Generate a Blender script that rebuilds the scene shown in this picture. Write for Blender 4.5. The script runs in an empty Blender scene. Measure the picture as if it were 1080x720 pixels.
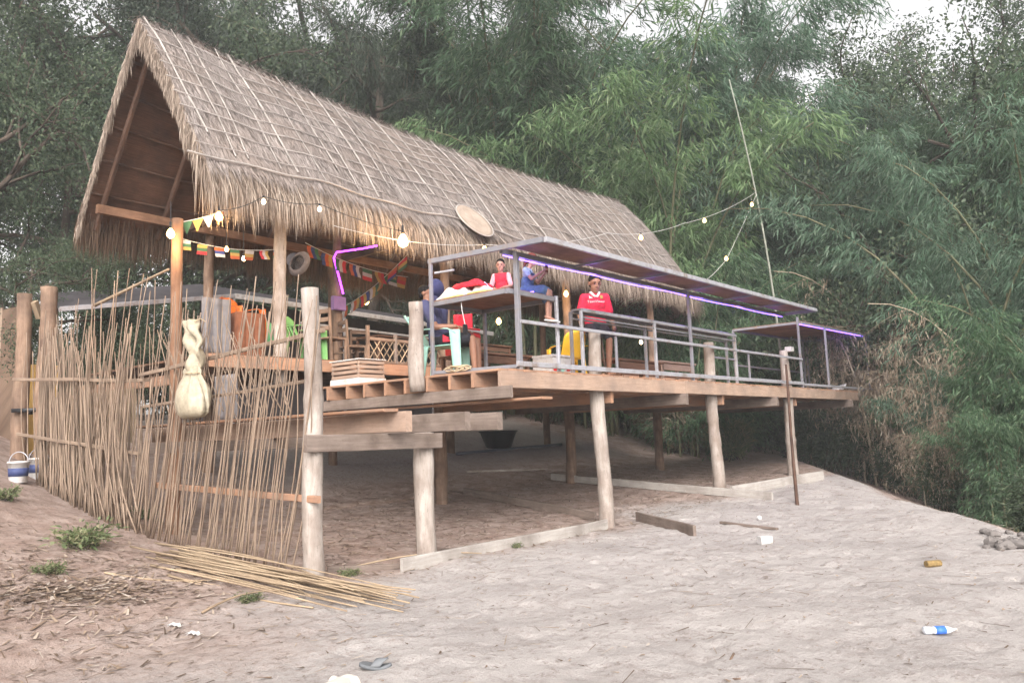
import bpy, bmesh, math, random
import numpy as np
from mathutils import Vector, Matrix, Quaternion
rnd = random.Random(7)
nr = np.random.default_rng(11)
SC = bpy.context.scene
COL = SC.collection
R = math.radians
# ------------------------------------------------------------------ camera model (1080x720 photo pixels)
FPX = 830.0
HEAD, PITCH, ROLL = R(39.52), R(6.78), R(2.06)
CAM = Vector((-5.29, -7.17, 1.5))
_Fh = Vector((math.cos(HEAD), math.sin(HEAD), 0))
_F = _Fh * math.cos(PITCH) + Vector((0, 0, 1)) * math.sin(PITCH)
_R0 = Vector((math.sin(HEAD), -math.cos(HEAD), 0))
_U0 = _R0.cross(_F)
_Rt = _R0 * math.cos(ROLL) - _U0 * math.sin(ROLL)
_Up = _U0 * math.cos(ROLL) + _R0 * math.sin(ROLL)

def ray(x, y):
    return _F + _Rt * ((x - 540) / FPX) + _Up * ((360 - y) / FPX)

def on(x, y, ax, v):
    """the point of the plane axis=v that is measured at photo pixel x, y"""
    d = ray(x, y)
    return CAM + d * ((v - CAM[ax]) / d[ax])

def onz(x, y, z): return on(x, y, 2, z)
def ony(x, y, v): return on(x, y, 1, v)
def onx(x, y, v): return on(x, y, 0, v)

def far(px, z):
    """plan position (X, Y) in the direction of photo column px at distance z"""
    lat = (px - 540) / FPX * z
    return CAM.x + .636 * lat + .771 * z, CAM.y - .771 * lat + .636 * z

# ------------------------------------------------------------------ terrain
def sst(a, b, x):
    t = np.clip((x - a) / (b - a), 0, 1)
    return t * t * (3 - 2 * t)

def _hash(ix, iy, s):
    v = np.sin(ix * 127.1 + iy * 311.7 + s * 74.7) * 43758.5453
    return v - np.floor(v)

def vnoise(x, y, sc, s=0):
    x = x / sc; y = y / sc
    ix = np.floor(x); iy = np.floor(y)
    fx = x - ix; fy = y - iy
    fx = fx * fx * (3 - 2 * fx); fy = fy * fy * (3 - 2 * fy)
    a = _hash(ix, iy, s); b = _hash(ix + 1, iy, s); c = _hash(ix, iy + 1, s); d = _hash(ix + 1, iy + 1, s)
    return (a * (1 - fx) + b * fx) * (1 - fy) + (c * (1 - fx) + d * fx) * fy - .5

def bank(x, y): return (x - 6) * .481 - (y + 5.5) * .877

def G(x, y):
    x = np.asarray(x, float); y = np.asarray(y, float)
    g = .055 * np.clip(y, 0, 12)
    soft = np.log1p(np.exp(np.clip((y - 5.5) * 1.5, -30, 30))) / 1.5
    g = g + np.where(soft < 7, .21 * soft, .21 * 7 + .05 * (soft - 7))
    L = sst(1.2, -3.2, x)
    g = g + L * .15 * np.clip(y + .6, 0, 16)
    g = g + .16 * sst(7, 12, x) * sst(-4, 0, y)
    s = bank(x, y)
    g = g + .14 * np.exp(-((s + .6) / 1.3) ** 2) * sst(4, 9, x) - .3 * np.clip(s - .1, 0, 5) * sst(3, 7, x)
    g = g + .10 * vnoise(x, y, 2.7, 1) + .05 * vnoise(x, y, 1.1, 2)
    return g

def Gf(x, y):
    g = G(x, y)
    g = g + .030 * vnoise(x + .5 * y, y, .42, 3) + .018 * vnoise(x, y - .3 * x, .21, 4) + .012 * vnoise(x, y, .11, 5)
    return g

def gz(x, y): return float(Gf(x, y))

def ground_at(px, py):
    """where the line of sight of a photo pixel meets the ground"""
    d = ray(px, py); t = 2.0
    for _ in range(4000):
        p = CAM + d * t
        if p.z <= float(G(p.x, p.y)): break
        t += .02
    return Vector((p.x, p.y, gz(p.x, p.y)))

# ------------------------------------------------------------------ scene-tree helpers
WORLD = {}
def link(o): COL.objects.link(o); return o

def tag(o, label=None, cat=None, group=None, kind=None):
    if label: o['label'] = label
    if cat: o['category'] = cat
    if group: o['group'] = group
    if kind: o['kind'] = kind
    return o

def thing(name, label, cat, loc=(0, 0, 0), rz=0, group=None):
    o = bpy.data.objects.new(name, None); link(o)
    o.empty_display_size = .1
    o.location = loc; o.rotation_euler = (0, 0, rz)
    WORLD[o.name] = Matrix.Translation(Vector(loc)) @ Matrix.Rotation(rz, 4, 'Z')
    return tag(o, label, cat, group)

def place(me, name, parent=None, mat=None, smooth=False, loc=None, local=False):
    """links a mesh given in world coordinates (or its parent's own, when local)"""
    o = bpy.data.objects.new(name, me); link(o)
    if mat is not None and not me.materials:
        me.materials.append(mat)
    if parent is not None:
        o.parent = parent
        if not local: me.transform(WORLD[parent.name].inverted())
        WORLD[o.name] = WORLD[parent.name].copy()
    else:
        if loc is None:
            n = len(me.vertices); co = np.empty(n * 3); me.vertices.foreach_get('co', co); co = co.reshape(-1, 3)
            loc = ((co[:, 0].min() + co[:, 0].max()) / 2, (co[:, 1].min() + co[:, 1].max()) / 2, co[:, 2].min())
        T = Matrix.Translation(Vector(loc))
        me.transform(T.inverted()); o.location = loc; WORLD[o.name] = T
    if smooth:
        me.polygons.foreach_set('use_smooth', [True] * len(me.polygons))
    me.update()
    return o

def dup(root, loc=None, rz=None, scale=None):
    r = root.copy(); link(r)
    if loc is not None: r.location = loc
    if rz is not None: r.rotation_euler = (0, 0, rz)
    if scale is not None: r.scale = scale
    for ch in list(root.children):
        c = ch.copy(); link(c); c.parent = r
        for g in ch.children:
            d = g.copy(); link(d); d.parent = c
    return r

class MB:
    """collects shapes and links them as one mesh"""
    def __init__(s): s.v = []; s.f = []; s.uv = []; s.mi = []; s.m = 0
    def add(s, vs, fs, uvs=None):
        b = len(s.v); s.v += [tuple(p) for p in vs]
        for i, f in enumerate(fs):
            s.f.append([b + k for k in f]); s.mi.append(s.m)
            s.uv += uvs[i] if uvs else [(vs[k][0], vs[k][2] + vs[k][1]) for k in f]
    def rings(s, rs, caps=True, closed=True, uo=None):
        n = len(rs[0]); vs = [p for r in rs for p in r]; fs = []; uv = []
        uo = rnd.uniform(0, 40) if uo is None else uo; vo = rnd.uniform(0, 40)
        L = [0]
        for i in range(1, len(rs)): L.append(L[-1] + (Vector(rs[i][0]) - Vector(rs[i - 1][0])).length)
        per = [0]
        for k in range(n): per.append(per[-1] + (Vector(rs[0][k]) - Vector(rs[0][(k + 1) % n])).length)
        for i in range(len(rs) - 1):
            for k in range(n if closed else n - 1):
                k2 = (k + 1) % n
                fs.append([i * n + k, i * n + k2, (i + 1) * n + k2, (i + 1) * n + k])
                uv.append([(uo + L[i], vo + per[k]), (uo + L[i], vo + per[k + 1]), (uo + L[i + 1], vo + per[k + 1]), (uo + L[i + 1], vo + per[k])])
        if caps:
            for base, rev in ((0, True), ((len(rs) - 1) * n, False)):
                f = list(range(base, base + n))
                if rev: f.reverse()
                c = Vector(vs[base])
                fs.append(f); uv.append([(uo + .3 + (Vector(vs[k]) - c).x, vo + (Vector(vs[k]) - c).length) for k in f])
        s.add(vs, fs, uv); return s
    def beam(s, p0, p1, w, h, up=(0, 0, 1), ch=.007, jit=0):
        p0 = Vector(p0); p1 = Vector(p1); d = (p1 - p0).normalized(); up = Vector(up)
        if abs(d.dot(up)) > .98: up = Vector((0, 1, 0))
        a = d.cross(up).normalized(); b = a.cross(d)
        ch = min(ch, w * .3, h * .3); w2 = w / 2; h2 = h / 2
        cs = [(-w2 + ch, -h2), (w2 - ch, -h2), (w2, -h2 + ch), (w2, h2 - ch), (w2 - ch, h2), (-w2 + ch, h2), (-w2, h2 - ch), (-w2, -h2 + ch)]
        L = (p1 - p0).length; n = max(1, int(L / .6)) if jit else 1
        rs = []
        for i in range(n + 1):
            o = p0 + d * (L * i / n) + (a * rnd.uniform(-jit, jit) + b * rnd.uniform(-jit, jit) if jit else Vector())
            rs.append([o + a * x + b * y for x, y in cs])
        return s.rings(rs)
    def box(s, c, size, rz=0, ch=.006):
        c = Vector(c); x = Vector((math.cos(rz), math.sin(rz), 0)) * size[0] / 2
        return s.beam(c - x, c + x, size[1], size[2], ch=ch)
    def tube(s, pts, r, n=8, caps=True, rough=0, closed_r=None):
        pts = [Vector(p) for p in pts]; rs = []
        rr = r if isinstance(r, (list, tuple)) else [r] * len(pts)
        ref = None
        for i, p in enumerate(pts):
            d = (pts[min(i + 1, len(pts) - 1)] - pts[max(i - 1, 0)]).normalized()
            if ref is None:
                ref = Vector((0, 0, 1)) if abs(d.z) < .9 else Vector((1, 0, 0))
            a = d.cross(ref).normalized(); b = a.cross(d).normalized(); ref = b
            rs.append([p + (a * math.cos(2 * math.pi * k / n) + b * math.sin(2 * math.pi * k / n)) * rr[i] * (1 + (rnd.uniform(-rough, rough) if rough else 0)) for k in range(n)])
        return s.rings(rs, caps)
    def log(s, p0, p1, r0, r1, n=16, bend=.02, rough=.035, step=.12):
        p0 = Vector(p0); p1 = Vector(p1); L = (p1 - p0).length; m = max(4, int(L / step))
        ph = rnd.uniform(0, 6); ph2 = rnd.uniform(0, 6); pts = []; rr = []
        knots = [rnd.random() for _ in range(max(1, int(L * .9)))]
        for i in range(m + 1):
            t = i / m
            pts.append(p0.lerp(p1, t) + Vector((math.sin(t * 4 + ph), math.cos(t * 3.3 + ph2), 0)) * bend * math.sin(math.pi * t) )
            rr.append((r0 * (1 - t) + r1 * t) * (1 + .05 * math.sin(t * 9 + ph) + sum(.09 * math.exp(-((t - k) * L / .07) ** 2) for k in knots)))
        return s.tube(pts, rr, n, rough=rough)
    def shell(s, f, nu, nv, t):
        """a sheet f(u, v) of thickness t"""
        P = [[Vector(f(i / nu, j / nv)) for j in range(nv + 1)] for i in range(nu + 1)]
        N = []
        for i in range(nu + 1):
            row = []
            for j in range(nv + 1):
                du = P[min(i + 1, nu)][j] - P[max(i - 1, 0)][j]; dv = P[i][min(j + 1, nv)] - P[i][max(j - 1, 0)]
                n = du.cross(dv); row.append(n.normalized() if n.length > 1e-9 else Vector((0, 0, 1)))
            N.append(row)
        vs = [P[i][j] + N[i][j] * t / 2 for i in range(nu + 1) for j in range(nv + 1)] + [P[i][j] - N[i][j] * t / 2 for i in range(nu + 1) for j in range(nv + 1)]
        M = nv + 1; B = (nu + 1) * M; fs = []
        for i in range(nu):
            for j in range(nv):
                q = [i * M + j, (i + 1) * M + j, (i + 1) * M + j + 1, i * M + j + 1]
                fs.append(q); fs.append([B + k for k in reversed(q)])
        for i in range(nu):
            for j, fl in ((0, True), (nv, False)):
                q = [i * M + j, (i + 1) * M + j, B + (i + 1) * M + j, B + i * M + j]
                fs.append(q[::-1] if fl else q)
        for j in range(nv):
            for i, fl in ((0, False), (nu, True)):
                q = [i * M + j, i * M + j + 1, B + i * M + j + 1, B + i * M + j]
                fs.append(q[::-1] if fl else q)
        s.add(vs, fs); return s
    def lathe(s, prof, c, n=24, squash=(1, 1), ang=0):
        c = Vector(c)
        rs = [[c + Vector((math.cos(2 * math.pi * k / n + ang) * r * squash[0], math.sin(2 * math.pi * k / n + ang) * r * squash[1], z)) for k in range(n)] for r, z in prof]
        return s.rings(rs)
    def ball(s, c, r, n=10, m=7, sc=(1, 1, 1)):
        c = Vector(c)
        rs = [[c + Vector((math.cos(2 * math.pi * k / n) * math.sin(math.pi * i / m) * r * sc[0], math.sin(2 * math.pi * k / n) * math.sin(math.pi * i / m) * r * sc[1], -math.cos(math.pi * i / m) * r * sc[2])) for k in range(n)] for i in [.08] + list(range(1, m)) + [m - .08]]
        return s.rings(rs)
    def mesh(s, name):
        me = bpy.data.meshes.new(name); me.from_pydata(s.v, [], s.f)
        uv = me.uv_layers.new(name='UVMap'); uv.data.foreach_set('uv', [c for q in s.uv for c in q])
        if any(s.mi): me.polygons.foreach_set('material_index', s.mi)
        return me
    def build(s, name, mat, parent=None, smooth=False, loc=None):
        me = s.mesh(name)
        for m in (mat if isinstance(mat, (list, tuple)) else [mat]): me.materials.append(m)
        return place(me, name, parent, None, smooth, loc)

def raw_mesh(name, v, f4, uv=None):
    """mesh from numpy arrays: v (n,3) and quads f4 (m,4)"""
    me = bpy.data.meshes.new(name)
    me.vertices.add(len(v)); me.vertices.foreach_set('co', np.ascontiguousarray(v, np.float32).ravel())
    k = f4.shape[1]
    me.loops.add(f4.size); me.loops.foreach_set('vertex_index', np.ascontiguousarray(f4, np.int32).ravel())
    me.polygons.add(len(f4)); me.polygons.foreach_set('loop_start', np.arange(0, f4.size, k, dtype=np.int32))
    me.polygons.foreach_set('loop_total', np.full(len(f4), k, np.int32))
    if uv is not None:
        l = me.uv_layers.new(name='UVMap'); l.data.foreach_set('uv', np.ascontiguousarray(uv, np.float32).ravel())
    me.update(calc_edges=True)
    return me

# ------------------------------------------------------------------ materials
def newmat(name):
    m = bpy.data.materials.new(name); m.use_nodes = True
    nt = m.node_tree; b = nt.nodes['Principled BSDF']
    return m, nt, b

def N(nt, t, **kw):
    n = nt.nodes.new(t)
    for k, v in kw.items():
        if k.startswith('i_'): n.inputs[k[2:].replace('_', ' ')].default_value = v
        else: setattr(n, k, v)
    return n

def ramp(nt, cols, inp):
    r = N(nt, 'ShaderNodeValToRGB'); e = r.color_ramp.elements
    while len(e) < len(cols): e.new(.5)
    for q, (p, c) in zip(e, cols): q.position = p; q.color = (*c, 1)
    nt.links.new(inp, r.inputs['Fac']); return r

def mixc(nt, f, a, b, mode='MIX'):
    m = N(nt, 'ShaderNodeMix', data_type='RGBA', blend_type=mode)
    for key, val in ((0, f), (6, a), (7, b)):
        if hasattr(val, 'links') or hasattr(val, 'is_output'): nt.links.new(val, m.inputs[key])
        else: m.inputs[key].default_value = val if key == 0 else (*val, 1)
    return m.outputs[2]

def plain(name, c, rough=.5, var=.12, scale=9, metal=0, spec=.3, bump=0, dirt=None):
    m, nt, b = newmat(name)
    t = N(nt, 'ShaderNodeTexCoord'); n = N(nt, 'ShaderNodeTexNoise', i_Scale=scale, i_Detail=5.0, i_Roughness=.6)
    nt.links.new(t.outputs['Object'], n.inputs['Vector'])
    lo = tuple(max(0, x * (1 - var)) for x in c); hi = tuple(min(1, x * (1 + var)) for x in c)
    r = ramp(nt, [(.3, lo), (.7, hi)], n.outputs['Fac']); out = r.outputs['Color']
    if dirt:
        n2 = N(nt, 'ShaderNodeTexNoise', i_Scale=scale * .45, i_Detail=6.0, i_Roughness=.7)
        nt.links.new(t.outputs['Object'], n2.inputs['Vector'])
        r2 = ramp(nt, [(.52, (0, 0, 0)), (.68, (1, 1, 1))], n2.outputs['Fac'])
        out = mixc(nt, r2.outputs['Color'], out, dirt)
    nt.links.new(out, b.inputs['Base Color'])
    b.inputs['Roughness'].default_value = rough; b.inputs['Metallic'].default_value = metal; b.inputs['Specular IOR Level'].default_value = spec
    if bump:
        bp = N(nt, 'ShaderNodeBump', i_Strength=bump, i_Distance=.03 if 'cloth' in name or 'jersey' in name or 'shirt' in name or 'denim' in name else .01); nt.links.new(n.outputs['Fac'], bp.inputs['Height']); nt.links.new(bp.outputs['Normal'], b.inputs['Normal'])
    return m

def wood(name, c1, c2, c3=None, grain=14., rough=.75, bump=.35, island=.25, crack=.5):
    """grain runs along the u direction of each board"""
    m, nt, b = newmat(name)
    uv = N(nt, 'ShaderNodeUVMap'); mp = N(nt, 'ShaderNodeMapping'); mp.inputs['Scale'].default_value = (1.1, grain, 1)
    nt.links.new(uv.outputs['UV'], mp.inputs['Vector'])
    n = N(nt, 'ShaderNodeTexNoise', i_Scale=2.2, i_Detail=8.0, i_Roughness=.65, i_Distortion=.4); nt.links.new(mp.outputs['Vector'], n.inputs['Vector'])
    r = ramp(nt, [(.3, c1), (.68, c2)], n.outputs['Fac']); out = r.outputs['Color']
    n2 = N(nt, 'ShaderNodeTexNoise', i_Scale=1.7, i_Detail=5.0, i_Roughness=.6); nt.links.new(uv.outputs['UV'], n2.inputs['Vector'])
    r2 = ramp(nt, [(.42, (0, 0, 0)), (.72, (1, 1, 1))], n2.outputs['Fac'])
    out = mixc(nt, r2.outputs['Color'], out, c3 or tuple(x * .6 for x in c1))
    mp3 = N(nt, 'ShaderNodeMapping'); mp3.inputs['Scale'].default_value = (2.2, grain * 3.6, 1); nt.links.new(uv.outputs['UV'], mp3.inputs['Vector'])
    n3 = N(nt, 'ShaderNodeTexNoise', i_Scale=2.6, i_Detail=4.0, i_Roughness=.7, i_Distortion=.6); nt.links.new(mp3.outputs['Vector'], n3.inputs['Vector'])
    r3 = ramp(nt, [(.60, (0, 0, 0)), (.70, (crack,) * 3)], n3.outputs['Fac'])
    out = mixc(nt, r3.outputs['Color'], out, tuple(x * .35 for x in c1))
    n4 = N(nt, 'ShaderNodeTexNoise', i_Scale=11., i_Detail=5.0, i_Roughness=.7); nt.links.new(uv.outputs['UV'], n4.inputs['Vector'])
    r4 = ramp(nt, [(.62, (0, 0, 0)), (.70, (crack,) * 3)], n4.outputs['Fac'])
    out = mixc(nt, r4.outputs['Color'], out, tuple(x * .5 for x in c1))
    g = N(nt, 'ShaderNodeNewGeometry')
    hv = N(nt, 'ShaderNodeHueSaturation'); mr = N(nt, 'ShaderNodeMapRange'); mr.inputs['To Min'].default_value = 1 - island; mr.inputs['To Max'].default_value = 1 + island
    nt.links.new(g.outputs['Random Per Island'], mr.inputs['Value']); nt.links.new(mr.outputs['Result'], hv.inputs['Value']); nt.links.new(out, hv.inputs['Color'])
    nt.links.new(hv.outputs['Color'], b.inputs['Base Color'])
    b.inputs['Roughness'].default_value = rough; b.inputs['Specular IOR Level'].default_value = .2
    bp = N(nt, 'ShaderNodeBump', i_Strength=bump, i_Distance=.008); nt.links.new(n.outputs['Fac'], bp.inputs['Height']); nt.links.new(bp.outputs['Normal'], b.inputs['Normal'])
    return m

def fibre(name, cols, rough=.8, trans=0., big=None, bigscale=.5):
    """straw and leaves: every blade its own tone"""
    m, nt, b = newmat(name)
    g = N(nt, 'ShaderNodeNewGeometry')
    r = ramp(nt, cols, g.outputs['Random Per Island']); out = r.outputs['Color']
    if big:
        t = N(nt, 'ShaderNodeTexCoord'); n = N(nt, 'ShaderNodeTexNoise', i_Scale=bigscale, i_Detail=3.0); nt.links.new(t.outputs['Object'], n.inputs['Vector'])
        r2 = ramp(nt, [(.38, (0, 0, 0)), (.62, (1, 1, 1))], n.outputs['Fac'])
        out = mixc(nt, r2.outputs['Color'], out, mixc(nt, .75, out, big))
    oi = N(nt, 'ShaderNodeObjectInfo'); hv = N(nt, 'ShaderNodeHueSaturation')
    mr = N(nt, 'ShaderNodeMapRange'); mr.inputs['To Min'].default_value = .82; mr.inputs['To Max'].default_value = 1.18
    nt.links.new(oi.outputs['Random'], mr.inputs['Value']); nt.links.new(mr.outputs['Result'], hv.inputs['Value']); nt.links.new(out, hv.inputs['Color']); out = hv.outputs['Color']
    nt.links.new(out, b.inputs['Base Color']); b.inputs['Roughness'].default_value = rough; b.inputs['Specular IOR Level'].default_value = .25
    if trans:
        tr = N(nt, 'ShaderNodeBsdfTranslucent'); nt.links.new(out, tr.inputs['Color'])
        mx = N(nt, 'ShaderNodeMixShader'); mx.inputs[0].default_value = trans
        nt.links.new(b.outputs[0], mx.inputs[1]); nt.links.new(tr.outputs[0], mx.inputs[2]); nt.links.new(mx.outputs[0], nt.nodes['Material Output'].inputs['Surface'])
    return m

def glow(name, c, s):
    m, nt, b = newmat(name); b.inputs['Base Color'].default_value = (*[min(1, x) for x in c], 1)
    b.inputs['Emission Color'].default_value = (*c, 1); b.inputs['Emission Strength'].default_value = s
    return m

M = {}
M['bark'] = wood('weathered_log', (.24, .20, .17), (.44, .395, .355), (.18, .135, .11), grain=6, bump=1.0, island=.05, crack=.85)
M['bark_brown'] = wood('brown_log', (.16, .10, .07), (.30, .21, .15), (.09, .06, .045), grain=7, bump=.9, island=.1)
M['orange_wood'] = wood('fresh_timber', (.29, .155, .095), (.42, .245, .155), (.22, .155, .12), grain=16, island=.18)
M['pale_wood'] = wood('pale_timber', (.30, .205, .15), (.44, .32, .245), (.22, .165, .135), grain=16, island=.1)
M['grey_wood'] = wood('grey_timber', (.155, .122, .102), (.255, .205, .175), (.10, .075, .06), grain=16, island=.15)
M['dark_wood'] = wood('dark_timber', (.10, .055, .035), (.18, .10, .065), grain=16, island=.2)
M['ply'] = wood('brown_plywood', (.20, .11, .075), (.28, .16, .11), grain=8, island=.08)
M['board'] = wood('dusty_board', (.31, .285, .26), (.43, .405, .375), (.21, .185, .165), grain=12, island=.1)
M['cane'] = wood('dry_bamboo', (.26, .195, .13), (.42, .325, .22), (.20, .145, .10), grain=9, bump=.2, island=.4, rough=.55)
M['cane_fence'] = wood('fence_bamboo', (.19, .138, .10), (.31, .235, .175), (.14, .10, .075), grain=9, bump=.2, island=.42, rough=.6)
M['culm'] = wood('bamboo_culm', (.10, .11, .06), (.19, .19, .11), (.14, .12, .08), grain=4, bump=.1, island=.2, rough=.5)
M['trunk'] = wood('tree_bark', (.055, .042, .034), (.12, .095, .075), grain=8, bump=1, island=.2, rough=.9)
M['steel'] = plain('painted_steel', (.185, .185, .205), .45, .15, 6, spec=.4, dirt=(.22, .17, .14))
M['steel_light'] = plain('galvanised_steel', (.40, .40, .43), .4, .12, 8, metal=.3, dirt=(.25, .2, .17))
M['white'] = plain('white_plastic', (.56, .55, .54), .5, .1, 12, dirt=(.36, .32, .28))
M['white_cloth'] = plain('white_cloth', (.70, .69, .68), .9, .1, 7, bump=.3)
M['red_cloth'] = plain('red_cloth', (.62, .025, .045), .85, .15, 9, bump=.3)
M['yellow_cloth'] = plain('yellow_cloth', (.72, .58, .18), .8, .15, 9, bump=.3)
M['red'] = plain('red_plastic', (.60, .03, .03), .35, .1, 6)
M['mint'] = plain('mint_plastic', (.30, .54, .46), .38, .06, 8)
M['lime'] = plain('lime_plastic', (.19, .42, .14), .4, .08, 8)
M['green_pl'] = plain('green_plastic', (.10, .32, .13), .4, .08, 8)
M['yellow_pl'] = plain('yellow_plastic', (.85, .52, .04), .35, .1, 5)
M['orange_pl'] = plain('orange_plastic', (.55, .13, .02), .4, .08, 8)
M['rust_cloth'] = plain('rust_cloth', (.19, .075, .04), .9, .2, 8, bump=.3)
M['grey_cloth'] = plain('grey_cloth', (.19, .18, .185), .9, .15, 8, bump=.3)
M['navy'] = plain('navy_cloth', (.035, .038, .10), .85, .2, 10, bump=.3)
M['navy_grey'] = plain('navy_shirt', (.06, .062, .13), .85, .2, 10, bump=.3)
M['black_cloth'] = plain('black_cloth', (.018, .018, .024), .85, .3, 10, bump=.2)
M['black'] = plain('black_plastic', (.015, .015, .017), .4, .3, 8)
M['tarp'] = plain('dark_tin', (.06, .055, .06), .6, .3, 3, bump=.2)
M['shirt'] = plain('red_jersey', (.55, .018, .05), .8, .2, 9, bump=.6)
M['denim'] = plain('denim', (.07, .12, .22), .85, .25, 25, bump=.3)
M['tee'] = plain('blue_grey_shirt', (.24, .31, .39), .85, .2, 12, bump=.5)
M['pink'] = plain('pink_cloth', (.62, .30, .32), .85, .2, 12)
M['skin'] = plain('brown_skin', (.25, .125, .08), .5, .1, 14, spec=.35)
M['skin_girl'] = plain('light_brown_skin', (.36, .19, .14), .5, .1, 14, spec=.35)
M['hair'] = plain('black_hair', (.012, .010, .010), .85, .3, 30, spec=.1, bump=.4)
M['hair_red'] = plain('reddish_hair', (.12, .035, .03), .85, .3, 30, spec=.1, bump=.4)
M['eye'] = plain('eye', (.03, .02, .015), .2, .1)
M['wire'] = plain('black_cable', (.03, .03, .032), .6, .1)
M['wire_light'] = plain('pale_cord', (.5, .49, .46), .7, .1)
M['rope'] = plain('sisal_rope', (.42, .33, .22), .9, .2, 30, bump=.4)
M['bag'] = plain('cream_sack', (.37, .325, .24), .5, .2, 14, bump=.8)
M['straw_mat'] = wood('woven_mat', (.36, .27, .18), (.47, .37, .26), grain=30, bump=.6, island=.1)
M['yellow_board'] = plain('yellow_board', (.60, .38, .12), .7, .15, 5)
M['bulb'] = glow('lit_bulb', (1, .60, .20), 6)
M['bulb_white'] = glow('lit_white_bulb', (1, .80, .52), 4)
M['led_purple'] = glow('purple_led', (.55, .05, 1.0), 3)
M['led_blue'] = glow('violet_led', (.20, .11, 1.0), 3.4)
M['concrete'] = plain('crumbled_concrete', (.17, .155, .145), .9, .25, 5, bump=.6)
M['bottle'] = plain('clear_bottle', (.62, .66, .72), .15, .08, 8, spec=.6)
M['bottle_label'] = plain('blue_label', (.05, .16, .62), .4, .1, 8)
for k, c in dict(f_red=(.36, .03, .04), f_white=(.36, .34, .34), f_blue=(.03, .045, .15), f_orange=(.34, .08, .03), f_green=(.04, .11, .06), f_yellow=(.33, .22, .07)).items():
    M[k] = plain('flag' + k[1:], c, .85, .1, 12)
HAZE = 0.0014
EXPO = 1.16
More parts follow.
